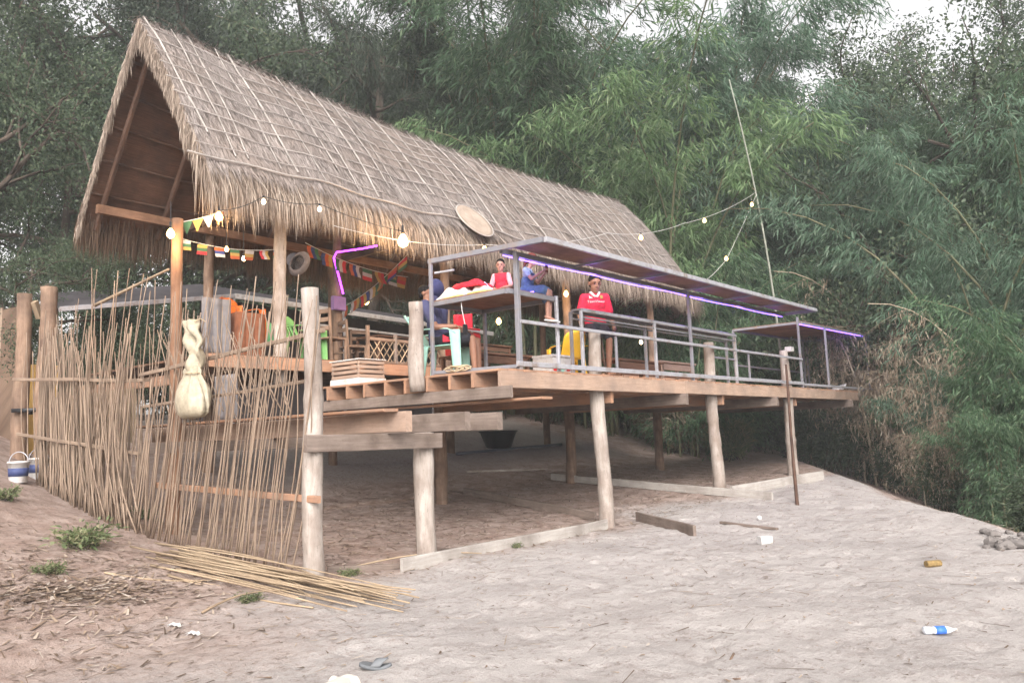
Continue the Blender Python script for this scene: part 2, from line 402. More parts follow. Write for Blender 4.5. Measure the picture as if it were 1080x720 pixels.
# ------------------------------------------------------------------ ground
def build_ground():
    def axis(lo, a, b, hi, fine, coarse_n):
        left = a - (a - lo) * (np.linspace(1, 0, coarse_n, endpoint=False)) ** 2.2
        right = b + (hi - b) * (np.linspace(0, 1, coarse_n + 1)[1:]) ** 2.2
        return np.concatenate([left, np.arange(a, b, fine), right])
    xs = axis(-26, -5, 18, 78, .045, 34); ys = axis(-24, -8.0, 5, 78, .045, 34)
    X, Y = np.meshgrid(xs, ys, indexing='ij'); Z = Gf(X, Y)
    nx, ny = X.shape
    g = np.random.default_rng(5)
    for _ in range(1500):      # footprints and scuffs in the dry sand
        fx, fy = g.uniform(-4.5, 17), g.uniform(-8, .5 + 1.5 * g.random()); a = g.uniform(0, 6.28); L = g.uniform(.06, .15); w = g.uniform(.035, .075); dep = g.uniform(.005, .020)
        i0, i1 = np.searchsorted(xs, (fx - .4, fx + .4)); j0, j1 = np.searchsorted(ys, (fy - .4, fy + .4))
        if i1 <= i0 or j1 <= j0: continue
        u = (X[i0:i1, j0:j1] - fx) * math.cos(a) + (Y[i0:i1, j0:j1] - fy) * math.sin(a); v_ = -(X[i0:i1, j0:j1] - fx) * math.sin(a) + (Y[i0:i1, j0:j1] - fy) * math.cos(a)
        q = (u / L) ** 2 + (v_ / w) ** 2
        Z[i0:i1, j0:j1] += -dep * np.exp(-q * q) + .35 * dep * np.exp(-((np.sqrt(q) - 1.5) / .35) ** 2)
    v = np.stack([X, Y, Z], -1).reshape(-1, 3)
    i = np.arange(nx - 1)[:, None] * ny + np.arange(ny - 1)[None, :]
    f = np.stack([i, i + ny, i + ny + 1, i + 1], -1).reshape(-1, 4)
    me = raw_mesh('ground', v, f)
    # soil cover: brown earth below the building, on the left bank and behind; pale river sand in front
    d = .8 * sst(-1.3, .9, Y + 1.1 * vnoise(X, Y, 1.9, 8) + .6 * vnoise(X, Y, .5, 9) - .55 * sst(3, 9, X) * sst(16, 9, X))
    d = d * (1 - .65 * sst(5.2, 7.5, Y) * sst(2, 5, X))
    d2 = sst(.4, -3.6, X + .45 * Y * -1 + 1.5 * vnoise(X, Y, 1.6, 12)) * sst(-4.2, -.5, Y)
    s = bank(X, Y); d3 = sst(-.1, .9, s + .5 * vnoise(X, Y, .8, 14)) * sst(3, 6, X)
    far_ = sst(15, 19, X + vnoise(X, Y, 2, 15))
    soil = np.maximum(np.maximum(d, d2 * .9), np.maximum(d3, far_))
    a = me.attributes.new('soil', 'FLOAT', 'POINT'); a.data.foreach_set('value', soil.ravel().astype(np.float32))
    m, nt, b = newmat('sand_and_soil')
    t = N(nt, 'ShaderNodeTexCoord'); L = nt.links
    def noise(sc, det=6., ro=.6, dist=0.):
        n = N(nt, 'ShaderNodeTexNoise', i_Scale=sc, i_Detail=det, i_Roughness=ro, i_Distortion=dist); L.new(t.outputs['Object'], n.inputs['Vector']); return n.outputs['Fac']
    n1 = noise(.9); n2 = noise(14., 8., .7); n3 = noise(3.2, 6., .65, .6); n4 = noise(55., 4., .7)
    sand = mixc(nt, ramp(nt, [(.35, (0, 0, 0)), (.65, (1, 1, 1))], n1).outputs['Color'], (.36, .332, .316), (.455, .425, .405))
    sand = mixc(nt, ramp(nt, [(.50, (0, 0, 0)), (.70, (.8, .8, .8))], n3).outputs['Color'], sand, (.31, .275, .257))
    sand = mixc(nt, ramp(nt, [(.54, (0, 0, 0)), (.66, (.75, .75, .75))], n2).outputs['Color'], sand, (.235, .20, .18))
    sand = mixc(nt, ramp(nt, [(.56, (0, 0, 0)), (.68, (.8, .8, .8))], n4).outputs['Color'], sand, (.52, .49, .47))
    n5 = noise(90., 3., .8)
    sand = mixc(nt, ramp(nt, [(.60, (0, 0, 0)), (.70, (.8, .8, .8))], n5).outputs['Color'], sand, (.19, .158, .14))
    soilc = mixc(nt, ramp(nt, [(.35, (0, 0, 0)), (.65, (1, 1, 1))], n3).outputs['Color'], (.25, .18, .15), (.40, .32, .28))
    soilc = mixc(nt, ramp(nt, [(.56, (0, 0, 0)), (.70, (.9, .9, .9))], n2).outputs['Color'], soilc, (.13, .097, .08))
    soilc = mixc(nt, ramp(nt, [(.62, (0, 0, 0)), (.75, (.6, .6, .6))], n4).outputs['Color'], soilc, (.50, .42, .36))
    at = N(nt, 'ShaderNodeAttribute', attribute_name='soil')
    ma = N(nt, 'ShaderNodeMath', operation='MULTIPLY_ADD'); L.new(n2, ma.inputs[0]); ma.inputs[1].default_value = .7; L.new(at.outputs['Fac'], ma.inputs[2])
    fr = ramp(nt, [(.42, (0, 0, 0)), (1.0, (1, 1, 1))], ma.outputs[0])
    L.new(mixc(nt, fr.outputs['Color'], sand, soilc), b.inputs['Base Color'])
    b.inputs['Roughness'].default_value = .95; b.inputs['Specular IOR Level'].default_value = .12
    ad = N(nt, 'ShaderNodeMath', operation='MULTIPLY_ADD'); L.new(n4, ad.inputs[0]); ad.inputs[1].default_value = .35; L.new(n2, ad.inputs[2])
    bp = N(nt, 'ShaderNodeBump', i_Strength=1.0, i_Distance=.035); L.new(ad.outputs[0], bp.inputs['Height']); L.new(bp.outputs['Normal'], b.inputs['Normal'])
    o = place(me, 'ground', None, m, True, (0, 0, 0)); o['kind'] = 'structure'
build_ground()

# flat dry flecks, leaf scraps and twig bits on the ground: uncountable
def litter():
    V = []; F = []
    def one(x, y, L, w, a):
        z0 = gz(x, y) + .008
        c, s = math.cos(a), math.sin(a); b = len(V)
        h = rnd.uniform(0, .012)
        x2, y2 = x + c * L, y + s * L
        z1 = max(z0, gz(x2, y2) + .008) + h
        V.extend([(x - s * w, y + c * w, z0), (x + s * w, y - c * w, z0 + .004), (x2 + s * w * .5, y2 - c * w * .5, z1), (x2 - s * w * .5, y2 + c * w * .5, z1 + .004)])
        F.append((b, b + 1, b + 2, b + 3))
    for _ in range(4200):
        x, y = rnd.uniform(-4.5, 17), rnd.uniform(-7.5, 4.5)
        if rnd.random() < .75: one(x, y, rnd.uniform(.015, .06), rnd.uniform(.004, .011), rnd.uniform(0, 6.3))
        else: one(x, y, rnd.uniform(.08, .3), rnd.uniform(.0025, .005), rnd.uniform(0, 6.3))
    for _ in range(2400):
        x, y = rnd.uniform(.5, 15), rnd.uniform(-.3, 6)
        one(x, y, rnd.uniform(.05, .2), rnd.uniform(.004, .016), rnd.uniform(0, 6.3))
    for _ in range(1500):
        x, y = rnd.gauss(-2.2, 1.0), rnd.gauss(1.0, 1.3)
        one(x, y, rnd.uniform(.03, .16), rnd.uniform(.004, .014), rnd.uniform(0, 6.3))
    c = ground_at(85, 626)
    for _ in range(380):
        x, y = rnd.gauss(c.x, .42), rnd.gauss(c.y, .30); one(x, y, rnd.uniform(.04, .2), rnd.uniform(.006, .022), rnd.uniform(0, 6.3))
    for _ in range(2600):
        x, y = rnd.uniform(.5, 16), rnd.uniform(-.4, 5.5); one(x, y, rnd.uniform(.03, .09), rnd.uniform(.008, .02), rnd.uniform(0, 6.3))
    me = raw_mesh('leaf_litter', np.array(V), np.array(F))
    o = place(me, 'leaf_litter', None, fibre('dry_litter', [(0, (.10, .07, .05)), (.45, (.20, .14, .10)), (.75, (.34, .26, .19)), (1, (.50, .44, .38))]))
    tag(o, 'small dry twigs and leaf scraps strewn over the sand', 'litter', kind='stuff')
litter()

# ------------------------------------------------------------------ thatched hut
X0, XC, YR, HW, ZE = .74, 16.5, 6.06, 2.34, 5.85
def zr(x): return 9.02 - .36 * math.sin(math.pi * min(1, max(0, (x - X0) / 15.8)))
def roofp(x, t, side=1):
    """point of the thatch: t = 0 ridge, 1 eave; beyond the far end x turns into the rounded apse angle"""
    z = zr(min(x, XC)); Z = z + (ZE - z) * t + .10 * math.sin(math.pi * min(t, 1))
    Z += (.035 * math.sin(x * 1.7 + t * 3) + .02 * math.sin(x * 4.1 + 2)) * min(1, t * 4)
    if x <= XC: return Vector((x, YR - side * HW * t, Z))
    th = (x - XC)
    return Vector((XC + 1.7 * (t ** .8) * math.sin(th), YR - side * HW * t * math.cos(th), Z + math.sin(th) * (.42 * math.sin(math.pi * min(1, t)) - .25 * t)))
def roofn(x, t, side=1):
    e = .02
    a = roofp(x + e, t, side) - roofp(x - e, t, side); b = roofp(x, t + e, side) - roofp(x, t - e, side)
    n = a.cross(b).normalized()
    return n if n.z > 0 else -n

hut = thing('thatched_hut', 'open-sided bamboo hut with a steep grey straw roof tied down by a lattice of canes', 'hut', (8, 6.06, gz(8, 6.06)))
M['thatch'] = fibre('straw_thatch', [(0, (.15, .125, .113)), (.35, (.218, .188, .174)), (.7, (.275, .240, .222)), (1, (.36, .32, .298))], big=(.25, .205, .178), bigscale=.8)
M['fringe'] = fibre('straw_fringe', [(0, (.13, .095, .07)), (.4, (.255, .20, .16)), (.75, (.345, .28, .225)), (1, (.45, .38, .315))])
M['shaded_fringe'] = fibre('shaded_straw', [(0, (.06, .035, .022)), (.5, (.12, .075, .05)), (1, (.20, .14, .10))])  # back eave straw: shade under the roof put into a darker colour
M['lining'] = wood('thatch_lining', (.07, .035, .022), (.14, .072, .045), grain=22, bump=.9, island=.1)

def thatch_body():
    mb = MB()
    for side in (1, -1):
        nu, nt_ = 60, 14
        for lay, off in ((0, 0.), (1, -.16)):
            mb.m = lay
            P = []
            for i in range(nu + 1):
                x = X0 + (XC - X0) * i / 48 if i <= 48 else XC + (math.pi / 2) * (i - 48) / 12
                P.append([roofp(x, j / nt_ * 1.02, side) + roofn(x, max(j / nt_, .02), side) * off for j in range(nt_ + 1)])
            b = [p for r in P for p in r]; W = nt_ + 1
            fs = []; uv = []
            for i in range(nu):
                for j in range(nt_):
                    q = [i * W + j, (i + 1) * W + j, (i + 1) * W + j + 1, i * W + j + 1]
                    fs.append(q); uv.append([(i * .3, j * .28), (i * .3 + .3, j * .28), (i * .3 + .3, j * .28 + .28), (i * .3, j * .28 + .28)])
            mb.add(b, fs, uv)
        # gable edge thickness
        mb.m = 0
        a = [roofp(X0, j / 14 * 1.02, side) for j in range(15)]; c = [p + roofn(X0, max(j / 14, .02), side) * -.16 for j, p in enumerate(a)]
        mb.add(a + c, [[j, j + 1, 16 + j, 15 + j] for j in range(14)])
        e = [roofp(X0 + (XC - X0) * i / 48 if i <= 48 else XC + (math.pi / 2) * (i - 48) / 12, 1.02, side) for i in range(61)]
        g = [p + Vector((0, side * .11, -.10)) for p in e]
        mb.add(e + g, [[j, j + 1, 62 + j, 61 + j] for j in range(60)])
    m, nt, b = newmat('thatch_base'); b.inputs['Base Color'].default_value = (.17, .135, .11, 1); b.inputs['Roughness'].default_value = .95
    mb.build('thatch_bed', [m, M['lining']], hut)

def blades(rows, name, mat):
    """rows: list of (root, dir1, dir2, width_dir, length, width): a two-segment blade of straw"""
    V = np.empty((len(rows) * 5, 3)); F = []
    for k, (p, d1, d2, w, L, wd) in enumerate(rows):
        a = p + d1 * (L * .55); t = a + d2 * (L * .45)
        V[k * 5:k * 5 + 5] = (p - w * wd, p + w * wd, a + w * wd * .9, a - w * wd * .9, t)
        F.append((k * 5, k * 5 + 1, k * 5 + 2, k * 5 + 3)); F.append((k * 5 + 3, k * 5 + 2, k * 5 + 4, k * 5 + 4))
    F = np.array(F)
    me = bpy.data.meshes.new(name)
    quads = F[0::2]; tris = F[1::2][:, :3]
    me.vertices.add(len(V)); me.vertices.foreach_set('co', V.astype(np.float32).ravel())
    nl = quads.size + tris.size
    me.loops.add(nl); me.loops.foreach_set('vertex_index', np.concatenate([quads.ravel(), tris.ravel()]).astype(np.int32))
    n = len(quads); me.polygons.add(2 * n)
    ls = np.concatenate([np.arange(n) * 4, quads.size + np.arange(n) * 3]).astype(np.int32); lt = np.concatenate([np.full(n, 4), np.full(n, 3)]).astype(np.int32)
    me.polygons.foreach_set('loop_start', ls); me.polygons.foreach_set('loop_total', lt)
    me.update(calc_edges=True)
    return place(me, name, hut, mat)

def rv(s): return Vector((rnd.gauss(0, s), rnd.gauss(0, s), rnd.gauss(0, s)))

def thatch_straw():
    rows = []
    def add(x, t, side):
        p = roofp(x, t, side); n = roofn(x, max(t, .03), side)
        d = (roofp(x, t + .03, side) - p).normalized()
        sd = d.cross(n).normalized()
        d1 = (d + n * rnd.uniform(.01, .09) + sd * rnd.gauss(0, .15)).normalized()
        d2 = (d + n * rnd.uniform(-.18, .10) + sd * rnd.gauss(0, .19)).normalized()
        rows.append((p + n * rnd.uniform(-.015, .03), d1, d2, (sd + n * rnd.uniform(-.5, .5)).normalized(), rnd.uniform(.2, .5), rnd.uniform(.0035, .008)))
    for _ in range(62000):
        t = rnd.random() ; add(rnd.uniform(X0, XC), t * 1.0, 1)
    for _ in range(7000):
        add(XC + rnd.uniform(0, math.pi / 2), math.sqrt(rnd.random()), 1)
    for _ in range(9000): add(rnd.uniform(X0, XC), rnd.random(), -1)
    for _ in range(2500): add(XC + rnd.uniform(0, math.pi / 2), math.sqrt(rnd.random()), -1)
    # ridge tufts
    for _ in range(5000):
        x = rnd.uniform(X0, XC + .1); s = rnd.choice((1, -1)); p = roofp(min(x, XC), 0, 1) + Vector((0, rnd.uniform(-.06, .06), rnd.uniform(-.02, .06)))
        d = Vector((rnd.gauss(0, .5), -s * rnd.uniform(.5, 1), rnd.uniform(-.9, .25))).normalized()
        rows.append((p, d, (d + Vector((0, 0, -.7))).normalized(), Vector((1, 0, 0)), rnd.uniform(.12, .32), rnd.uniform(.003, .007)))
    blades(rows, 'thatch', M['thatch'])

def thatch_fringe():
    rows = []; old = []  # second list: back eave blades, which get the colour with shade in it
    def hang(p, out, L, wdir, rows=rows):
        d1 = (out * rnd.uniform(.12, .55) + Vector((0, 0, -1)) + rv(.09)).normalized()
        d2 = (out * rnd.uniform(-.05, .16) + Vector((0, 0, -1)) + rv(.08)).normalized()
        rows.append((p, d1, d2, wdir, L, rnd.uniform(.004, .010)))
    for side, n in ((1, 13500), (-1, 13000)):
        for _ in range(n):
            x = rnd.uniform(X0 - .02, XC); c = .5 + .5 * vn1(x * 2.3 + side); t = rnd.uniform(.86, 1.02)
            p = roofp(x, t, side) + Vector((0, 0, rnd.uniform(-.10, .02)))
            L = (1.02 - t) * 3.2 + (rnd.uniform(.30, .82) if side > 0 else rnd.uniform(.1, .55)) + .35 * c * rnd.random()
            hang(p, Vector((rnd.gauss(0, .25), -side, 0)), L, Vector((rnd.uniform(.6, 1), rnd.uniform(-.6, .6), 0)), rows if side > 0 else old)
        for _ in range(3800 if side > 0 else 1500):
            th = rnd.uniform(0, math.pi / 2); t = rnd.uniform(.88, 1.02); p = roofp(XC + th, t, side)
            hang(p, Vector((math.sin(th), -side * math.cos(th), 0)), (1.02 - t) * 3 + rnd.uniform(.45, 1.05), Vector((math.cos(th), side * math.sin(th), 0)))
        # gable verge: straw hangs off the open end
        for _ in range(3600 if side > 0 else 2600):
            t = rnd.random(); p = roofp(X0, t, side) + roofn(X0, max(t, .03), side) * rnd.uniform(-.15, .02)
            c = .5 + .5 * vn1(t * 9 + 3 + side)
            hang(p, Vector((-rnd.uniform(.1, .5), rnd.gauss(0, .2), 0)), rnd.uniform(.10, .28) + .26 * c * rnd.random(), Vector((rnd.uniform(-.4, .4), 1, 0)))
    blades(rows, 'straw_fringe', M['fringe']); blades(old, 'straw_fringe', M['shaded_fringe'])
def vn1(x):
    i = math.floor(x); f = x - i; f = f * f * (3 - 2 * f)
    h = lambda k: (math.sin(k * 127.1) * 43758.5453) % 1
    return (h(i) * (1 - f) + h(i + 1) * f) * 2 - 1
thatch_body(); thatch_straw(); thatch_fringe()

M['lath'] = wood('pale_lath', (.32, .29, .265), (.48, .44, .405), grain=6, bump=.2, island=.15)
M['brown_beam'] = wood('brown_beam', (.17, .09, .055), (.27, .155, .095), grain=9, island=.1)
M['rafter'] = wood('smoky_rafter', (.07, .04, .03), (.13, .075, .05), grain=9, island=.3)
# canes over the thatch
def batten_line(pts, r):
    MB().tube([p for p in pts], r, 6, rough=.08).build('tie_cane', M['lath'], hut)
xs = [X0 + .06] + [1.2 + .44 * k + rnd.uniform(-.12, .12) for k in range(34)]
for i, x in enumerate(xs):
    dx = rnd.uniform(-.12, .22); t1 = rnd.uniform(.93, 1.0) if i % 3 else rnd.uniform(.8, .97)
    batten_line([roofp(x + dx * t, t, 1) + roofn(x, max(t, .05), 1) * (.05 + .012 * rnd.random()) + Vector((.02 * math.sin(9 * t + i), 0, 0)) for t in [t1 * k / 12 for k in range(13)]], rnd.uniform(.007, .011) if i % 4 else .016)
for j in range(9):
    t = .10 + j * .102 + rnd.uniform(-.01, .01); x = X0 - .1
    while x < XC - .2:
        e = min(XC, x + rnd.uniform(2.6, 5.0)); a, bb = rnd.uniform(-.012, .012), rnd.uniform(-.012, .012)
        if rnd.random() < .88:
            batten_line([roofp(max(x + (e - x) * k / 10, X0), t + a + (bb - a) * k / 10, 1) + roofn(max(x, X0), t, 1) * (.055 + .02 * rnd.random()) + (Vector((x + (e - x) * k / 10 - X0, 0, 0)) if x + (e - x) * k / 10 < X0 else Vector()) for k in range(11)], rnd.uniform(.008, .013))
        x = e - rnd.uniform(-.3, .2)
# a long pale cane along the top of the eave
batten_line([roofp(max(X0, x), .985 + .004 * math.sin(x), 1) + roofn(max(x, X0), .98, 1) * .07 + Vector((min(0, x - X0), 0, 0)) for x in np.linspace(X0 - .32, 9, 30)], .017)
# rafters, purlins and ridge pole below
for side in (1, -1):
    for i in range(13):
        x = X0 + .25 + i * 1.2
        n = roofn(x, .5, side)
        MB().beam(roofp(x, .01, side) - n * .24, roofp(x, 1.0, side) - n * .24, .06, .11, up=n).build('rafter', M['rafter'], hut)
    for t in (.2, .36, .52, .68, .84):
        MB().tube([roofp(x, t, side) - roofn(x, t, side) * .185 for x in np.linspace(X0 + .03, XC, 12)], .022, 6).build('purlin', M['rafter'], hut)
MB().tube([roofp(x, 0, 1) - Vector((0, 0, .34)) for x in np.linspace(X0 + .05, XC + .2, 12)], .06, 8).build('ridge_pole', M['rafter'], hut)
pl = ony(95, 220, 8.0); pr = ony(180, 238, 8.0)
MB().beam((X0 + .12, 7.86, 5.98), (15.6, 7.86, 5.92), .10, .17).build('wall_plate', M['brown_beam'], hut)
MB().beam((X0 + .5, 4.26, 5.98), (15.6, 4.26, 5.95), .10, .15).build('wall_plate', M['rafter'], hut)
for x in (2.38, 6.35, 10.7, 14.8):
    MB().beam((x + .1, 4.1, 5.84), (x + .1, 8.0, 5.84), .08, .14).build('tie_beam', M['rafter'], hut)
# posts of the hut: front row, middle row below the floor, back row
for x in (2.38, 6.35, 10.75, 14.9):
    MB().log((x, 4.22, 2.5), (x + .03, 4.24, 6.0), .115, .095).build('post', M['bark'] if x < 3 else M['bark_brown'], hut, True)
for x in (.62, 5.9, 10.3, 14.6):
    if x > 1: MB().log((x, 4.0, gz(x, 4) - .2), (x, 4.0, 2.72), .13, .115).build('post', M['bark_brown'], hut, True)
for x in (3.2, 6.35, 10.3, 14.67):
    MB().log((x, 8.0, gz(x, 8) - .2), (x, 8.0, 6.0), .11, .09).build('post', M['bark_brown'], hut, True)
p = ony(183, 480, 3.75)
MB().log((p.x, 3.75, gz(p.x, 3.75) - .2), (p.x + .06, 3.85, 4.86), .095, .075).build('post', M['brown_beam'], hut, True)
CORNER = Vector((p.x, 3.75, 0))
p = ony(356, 330, 5.6)
MB().log((p.x, 5.6, 2.9), (p.x, 5.6, 6.6), .10, .085).build('post', M['bark_brown'], hut, True)
INNER = Vector((p.x, 5.6, 0))
# inner floor
mb = MB()
for k in range(30):
    y = 4.0 + k * .147
    mb.beam((.95, y, 2.895), (15.9, y, 2.895 + rnd.uniform(-.004, .004)), .143, .035, ch=.004)
mb.build('floor', M['dark_wood'], hut)
MB().beam((.9, 3.92, 2.79), (8.2, 3.92, 2.79), .06, .2).build('floor_beam', M['orange_wood'], hut)
MB().beam((8.21, 3.92, 2.79), (15.9, 3.92, 2.79), .06, .2).build('floor_beam', M['orange_wood'], hut)
MB().beam((.86, 3.96, 2.55), (.86, 8.2, 2.60), .06, .16).build('floor_beam', M['orange_wood'], hut)
for x in (1.4, 3.4, 5.9, 8.1, 10.3, 12.5, 14.6):
    MB().beam((x + .15, 4.0, 2.76), (x + .15, 8.3, 2.76), .07, .15).build('floor_joist', M['dark_wood'], hut)

M['tray_weave'] = wood('tray_weave', (.30, .235, .185), (.40, .33, .27), grain=30, bump=.7, island=.05)
# round woven tray on the eave
def tray():
    c = None
    # point of the roof seen at photo pixel (497, 237)
    d = ray(497, 237); best = 9e9
    for x in np.linspace(5, 10, 120):
        for t in np.linspace(.7, 1.0, 60):
            q = roofp(x, t, 1); v = q - CAM; dist = v.cross(d.normalized()).length
            if dist < best: best, c, n = dist, q, roofn(x, t, 1)
    c = c + n * .12; ax = Vector((1, 0, 0)); ay = n.cross(ax).normalized()
    th = thing('winnowing_tray', 'flat round woven bamboo tray lying on the lower edge of the straw roof', 'tray', c)
    mb = MB(); K = 40; R0 = .47
    rs = []
    for r_, z in ((.02, 0), (.2, -.008), (.38, -.002), (R0, .02)):
        rs.append([c + (ax * math.cos(2 * math.pi * k / K) + ay * math.sin(2 * math.pi * k / K)) * r_ + n * z for k in range(K)])
    for r_, z in ((R0, .005), (.38, -.016), (.02, -.014)):
        rs.append([c + (ax * math.cos(2 * math.pi * k / K) + ay * math.sin(2 * math.pi * k / K)) * r_ + n * z for k in range(K)])
    mb.rings(rs, True); mb.build('woven_face', M['tray_weave'], th, True)
    MB().tube([c + (ax * math.cos(2 * math.pi * k / K) + ay * math.sin(2 * math.pi * k / K)) * (R0 + .008) + n * .012 for k in range(K + 1)], .016, 8, False).build('rim', M['lath'], th, True)
tray()

# ------------------------------------------------------------------ timber deck on log posts
deck = thing('timber_deck', 'long raised timber deck of reddish planks on weathered log stilts', 'deck', (10, 2, gz(10, 2)))
DZ = 2.43
FR = [(1.6, 3.2, False), (5.76, 3.17, True), (10.05, 3.28, True), (14.25, 3.36, True)]
MB().log((-.03, 0, gz(0, 0) - .25), (-.09, 0, 3.19), .115, .095, bend=.03).build('post', M['bark'], deck, True)
MB().log((1.62, 0, gz(1.6, 0) - .25), (1.61, .02, 1.57), .125, .12).build('post', M['bark'], deck, True)
for x, zt, _ in FR[1:]:
    MB().log((x + .03, .1, gz(x, .1) - .25), (x - .06, .1, zt), .13, .105, bend=.035).build('post', M['bark'], deck, True)
q = ony(445, 414, 1.45)
MB().log((2.9, 1.45, 2.2), (2.86, 1.42, ony(441, 319, 1.43).z), .125, .105).build('post', M['bark'], deck, True)
# decking: boards across, joists along, bearers across below
mb = MB()
x = 2.96
while x < 19.3:
    w = rnd.uniform(.14, .2); mb.beam((x + w / 2, -.13 + rnd.uniform(-.01, .01), DZ - .018 + rnd.uniform(-.004, .004)), (x + w / 2, 3.88, DZ - .018), w - .006, .035, ch=.004); x += w
mb.build('decking', M['orange_wood'], deck)
for k in range(8):
    y = .36 + k * .47
    MB().beam((2.93 + rnd.uniform(-.02, .02), y, 2.29), (19.25, y, 2.29), .05, .205).build('joist', M['orange_wood'], deck)
e1, e2, e3 = 8.4, 13.6, 19.33
for a, b in ((2.97, e1), (e1 + .004, e2), (e2 + .004, e3)):
    MB().beam((a, -.105, 2.285 + rnd.uniform(-.008, .008)), (b, -.105, 2.285), .05, .245).build('fascia_board', M['pale_wood'], deck)
MB().beam((2.99, -.30, 2.095), (2.99, 3.9, 2.095), .06, .17).build('bearer', M['grey_wood'], deck)
MB().beam((3.2, -.75, 1.985), (3.13, 3.4, 1.985), .24, .035).build('plank', M['orange_wood'], deck)
for px, py in ((724, 421), (820, 426), (899, 429)):
    q = ony(px, py, -.2)
    MB().beam((q.x, -.22, 2.06), (q.x, 3.95, 2.06), .09, .21).build('bearer', M['grey_wood'], deck)
for x in (5.93, 10.22, 14.42):
    MB().beam((x, -.04, 2.07), (x, 3.9, 2.07), .08, .19).build('bearer', M['orange_wood'], deck)
# lower landing: three bearers on a clamp beam
for x, a, b in ((.88, -.52, 5.5), (1.96, -.42, 4.2), (2.68, -.34, 4.2)):
    MB().beam((x, a, 1.695), (x, b, 1.70), .10, .235, jit=.006).build('landing_bearer', M['grey_wood'] if x > 1 else M['pale_wood'], deck)
MB().beam((.72, -.4, 1.832), (.62, 5.4, 1.835), .22, .035).build('landing_plank', M['orange_wood'], deck)
MB().beam((-.26, -.155, 1.485), (1.74, -.16, 1.47), .06, .185, jit=.004).build('clamp_beam', M['grey_wood'], deck)
MB().beam((-.1, 3.7, 1.5), (3.3, 3.86, 1.5), .06, .16).build('clamp_beam', M['grey_wood'], deck)
MB().beam((-.02, 3.62, 1.0), (-.16, -.24, .90), .05, .075, jit=.008).build('brace_rail', M['orange_wood'], deck)

# ------------------------------------------------------------------ steel shelter with rail, bunk and roof
def tube_sq(p0, p1, w=.05, h=None): return MB().beam(p0, p1, w, h or w, ch=.004)
def px_x(px, py, y): return ony(px, py, y).x
sh = thing('steel_shelter', 'long flat-roofed grey steel shelter with railing and violet light strip on the deck front', 'shelter', (3.4, 0, DZ))
CF = onz(570, 255, 4.17); CR = ony(861, 327, -.75)
ZF0, ZF1 = 4.19, CR.z
xe = 14.0
def cz(x): return ZF0 + (ZF1 - ZF0) * (x - 3.3) / (CR.x - 3.3)
xe = CR.x
# roof: rim bars, brown plywood sheets
YB = 1.40; xL = 3.14
for nm, a, b in (('rim_bar', (3.3, -.75, cz(3.3)), (xe, -.75, cz(xe))), ('rim_bar', (3.3, .07, cz(3.3) - .02), (xe, .07, cz(xe) - .02)),
                 ('rim_bar', (3.3, -.72, cz(3.3)), (xL, YB, cz(3.3) + .02)), ('rim_bar', (xe, -.72, cz(xe)), (xe, .03, cz(xe)))):
    tube_sq(a, b, .05, .075).build(nm, M['steel_light'] if nm == 'rim_bar' and a[1] == b[1] == -.75 else M['steel'], sh)
nsh = 5
for k in range(nsh):
    a = 3.32 + (xe - 3.34) * k / nsh; b = 3.32 + (xe - 3.34) * (k + 1) / nsh - .006
    MB().shell(lambda u, v: (a + (b - a) * u, -.72 + .78 * v, cz(a + (b - a) * u) + .045 + .02 * v + .004 * math.sin(9 * u)), 6, 4, .012).build('roof_sheet', M['ply'], sh)
for x in np.linspace(3.3, xe, 7)[1:-1]:
    tube_sq((x, -.70, cz(x) - .005), (x, .03, cz(x) - .005), .04).build('roof_bar', M['steel'], sh)
PX = [px_x(543, 340, -.05), px_x(728, 350, -.05), px_x(844, 375, -.05)]
PX[0] = max(PX[0], 3.5)
for i, x in enumerate(PX):
    tube_sq((x, -.05, DZ), (x, -.05, cz(min(x, xe)) - .03), .07 if i == 0 else .055).build('post', M['steel'], sh)
tube_sq((xL, 1.36, DZ), (xL, 1.36, cz(xL)), .05).build('post', M['steel'], sh)
tube_sq((xL, 1.33, DZ + .05), (xL + .3, -.05, DZ + .05), .05).build('bottom_rail', M['steel'], sh)
xr = PX[2]
tube_sq((xL + .28, -.075, 2.515), (xr, -.075, 2.545), .05, .075).build('bottom_rail', M['steel_light'], sh)
tube_sq((PX[0], -.085, 3.135), (xr, -.085, 3.165), .045, .05).build('middle_rail', M['steel_light'], sh)
for px in (650, 789):
    x = px_x(px, 370, -.06); tube_sq((x, -.06, 2.55), (x, -.06, 3.12), .04).build('baluster', M['steel'], sh)
tube_sq((xL + .03, 1.3, 4.02), (xL + .09, .95, 4.02), .03).build('tie_bar', M['steel_light'], sh)
# bunk
BZ = 3.63
bx0, bx1 = 3.36, px_x(586, 330, .02)
for a, b in (((bx0, .02, BZ - .05), (bx1, .02, BZ - .05)), ((bx0, 1.56, BZ - .05), (bx1, 1.56, BZ - .05)), ((bx0, .05, BZ - .05), (bx0, 1.53, BZ - .05)), ((bx1, .05, BZ - .05), (bx1, 1.53, BZ - .05))):
    tube_sq(a, b, .05, .07).build('bunk_bar', M['steel'], sh)
mb = MB()
for k in range(9):
    y = .13 + k * .165; mb.beam((bx0, y, BZ - .005), (bx1, y, BZ - .005), .16, .03)
mb.build('bunk_boards', M['ply'], sh)
tube_sq((bx1, .0, DZ), (bx1, .0, BZ), .05).build('bunk_leg', M['steel_light'], sh)
tube_sq((bx1, 1.5, DZ), (bx1, 1.5, BZ), .05).build('bunk_leg', M['steel'], sh)
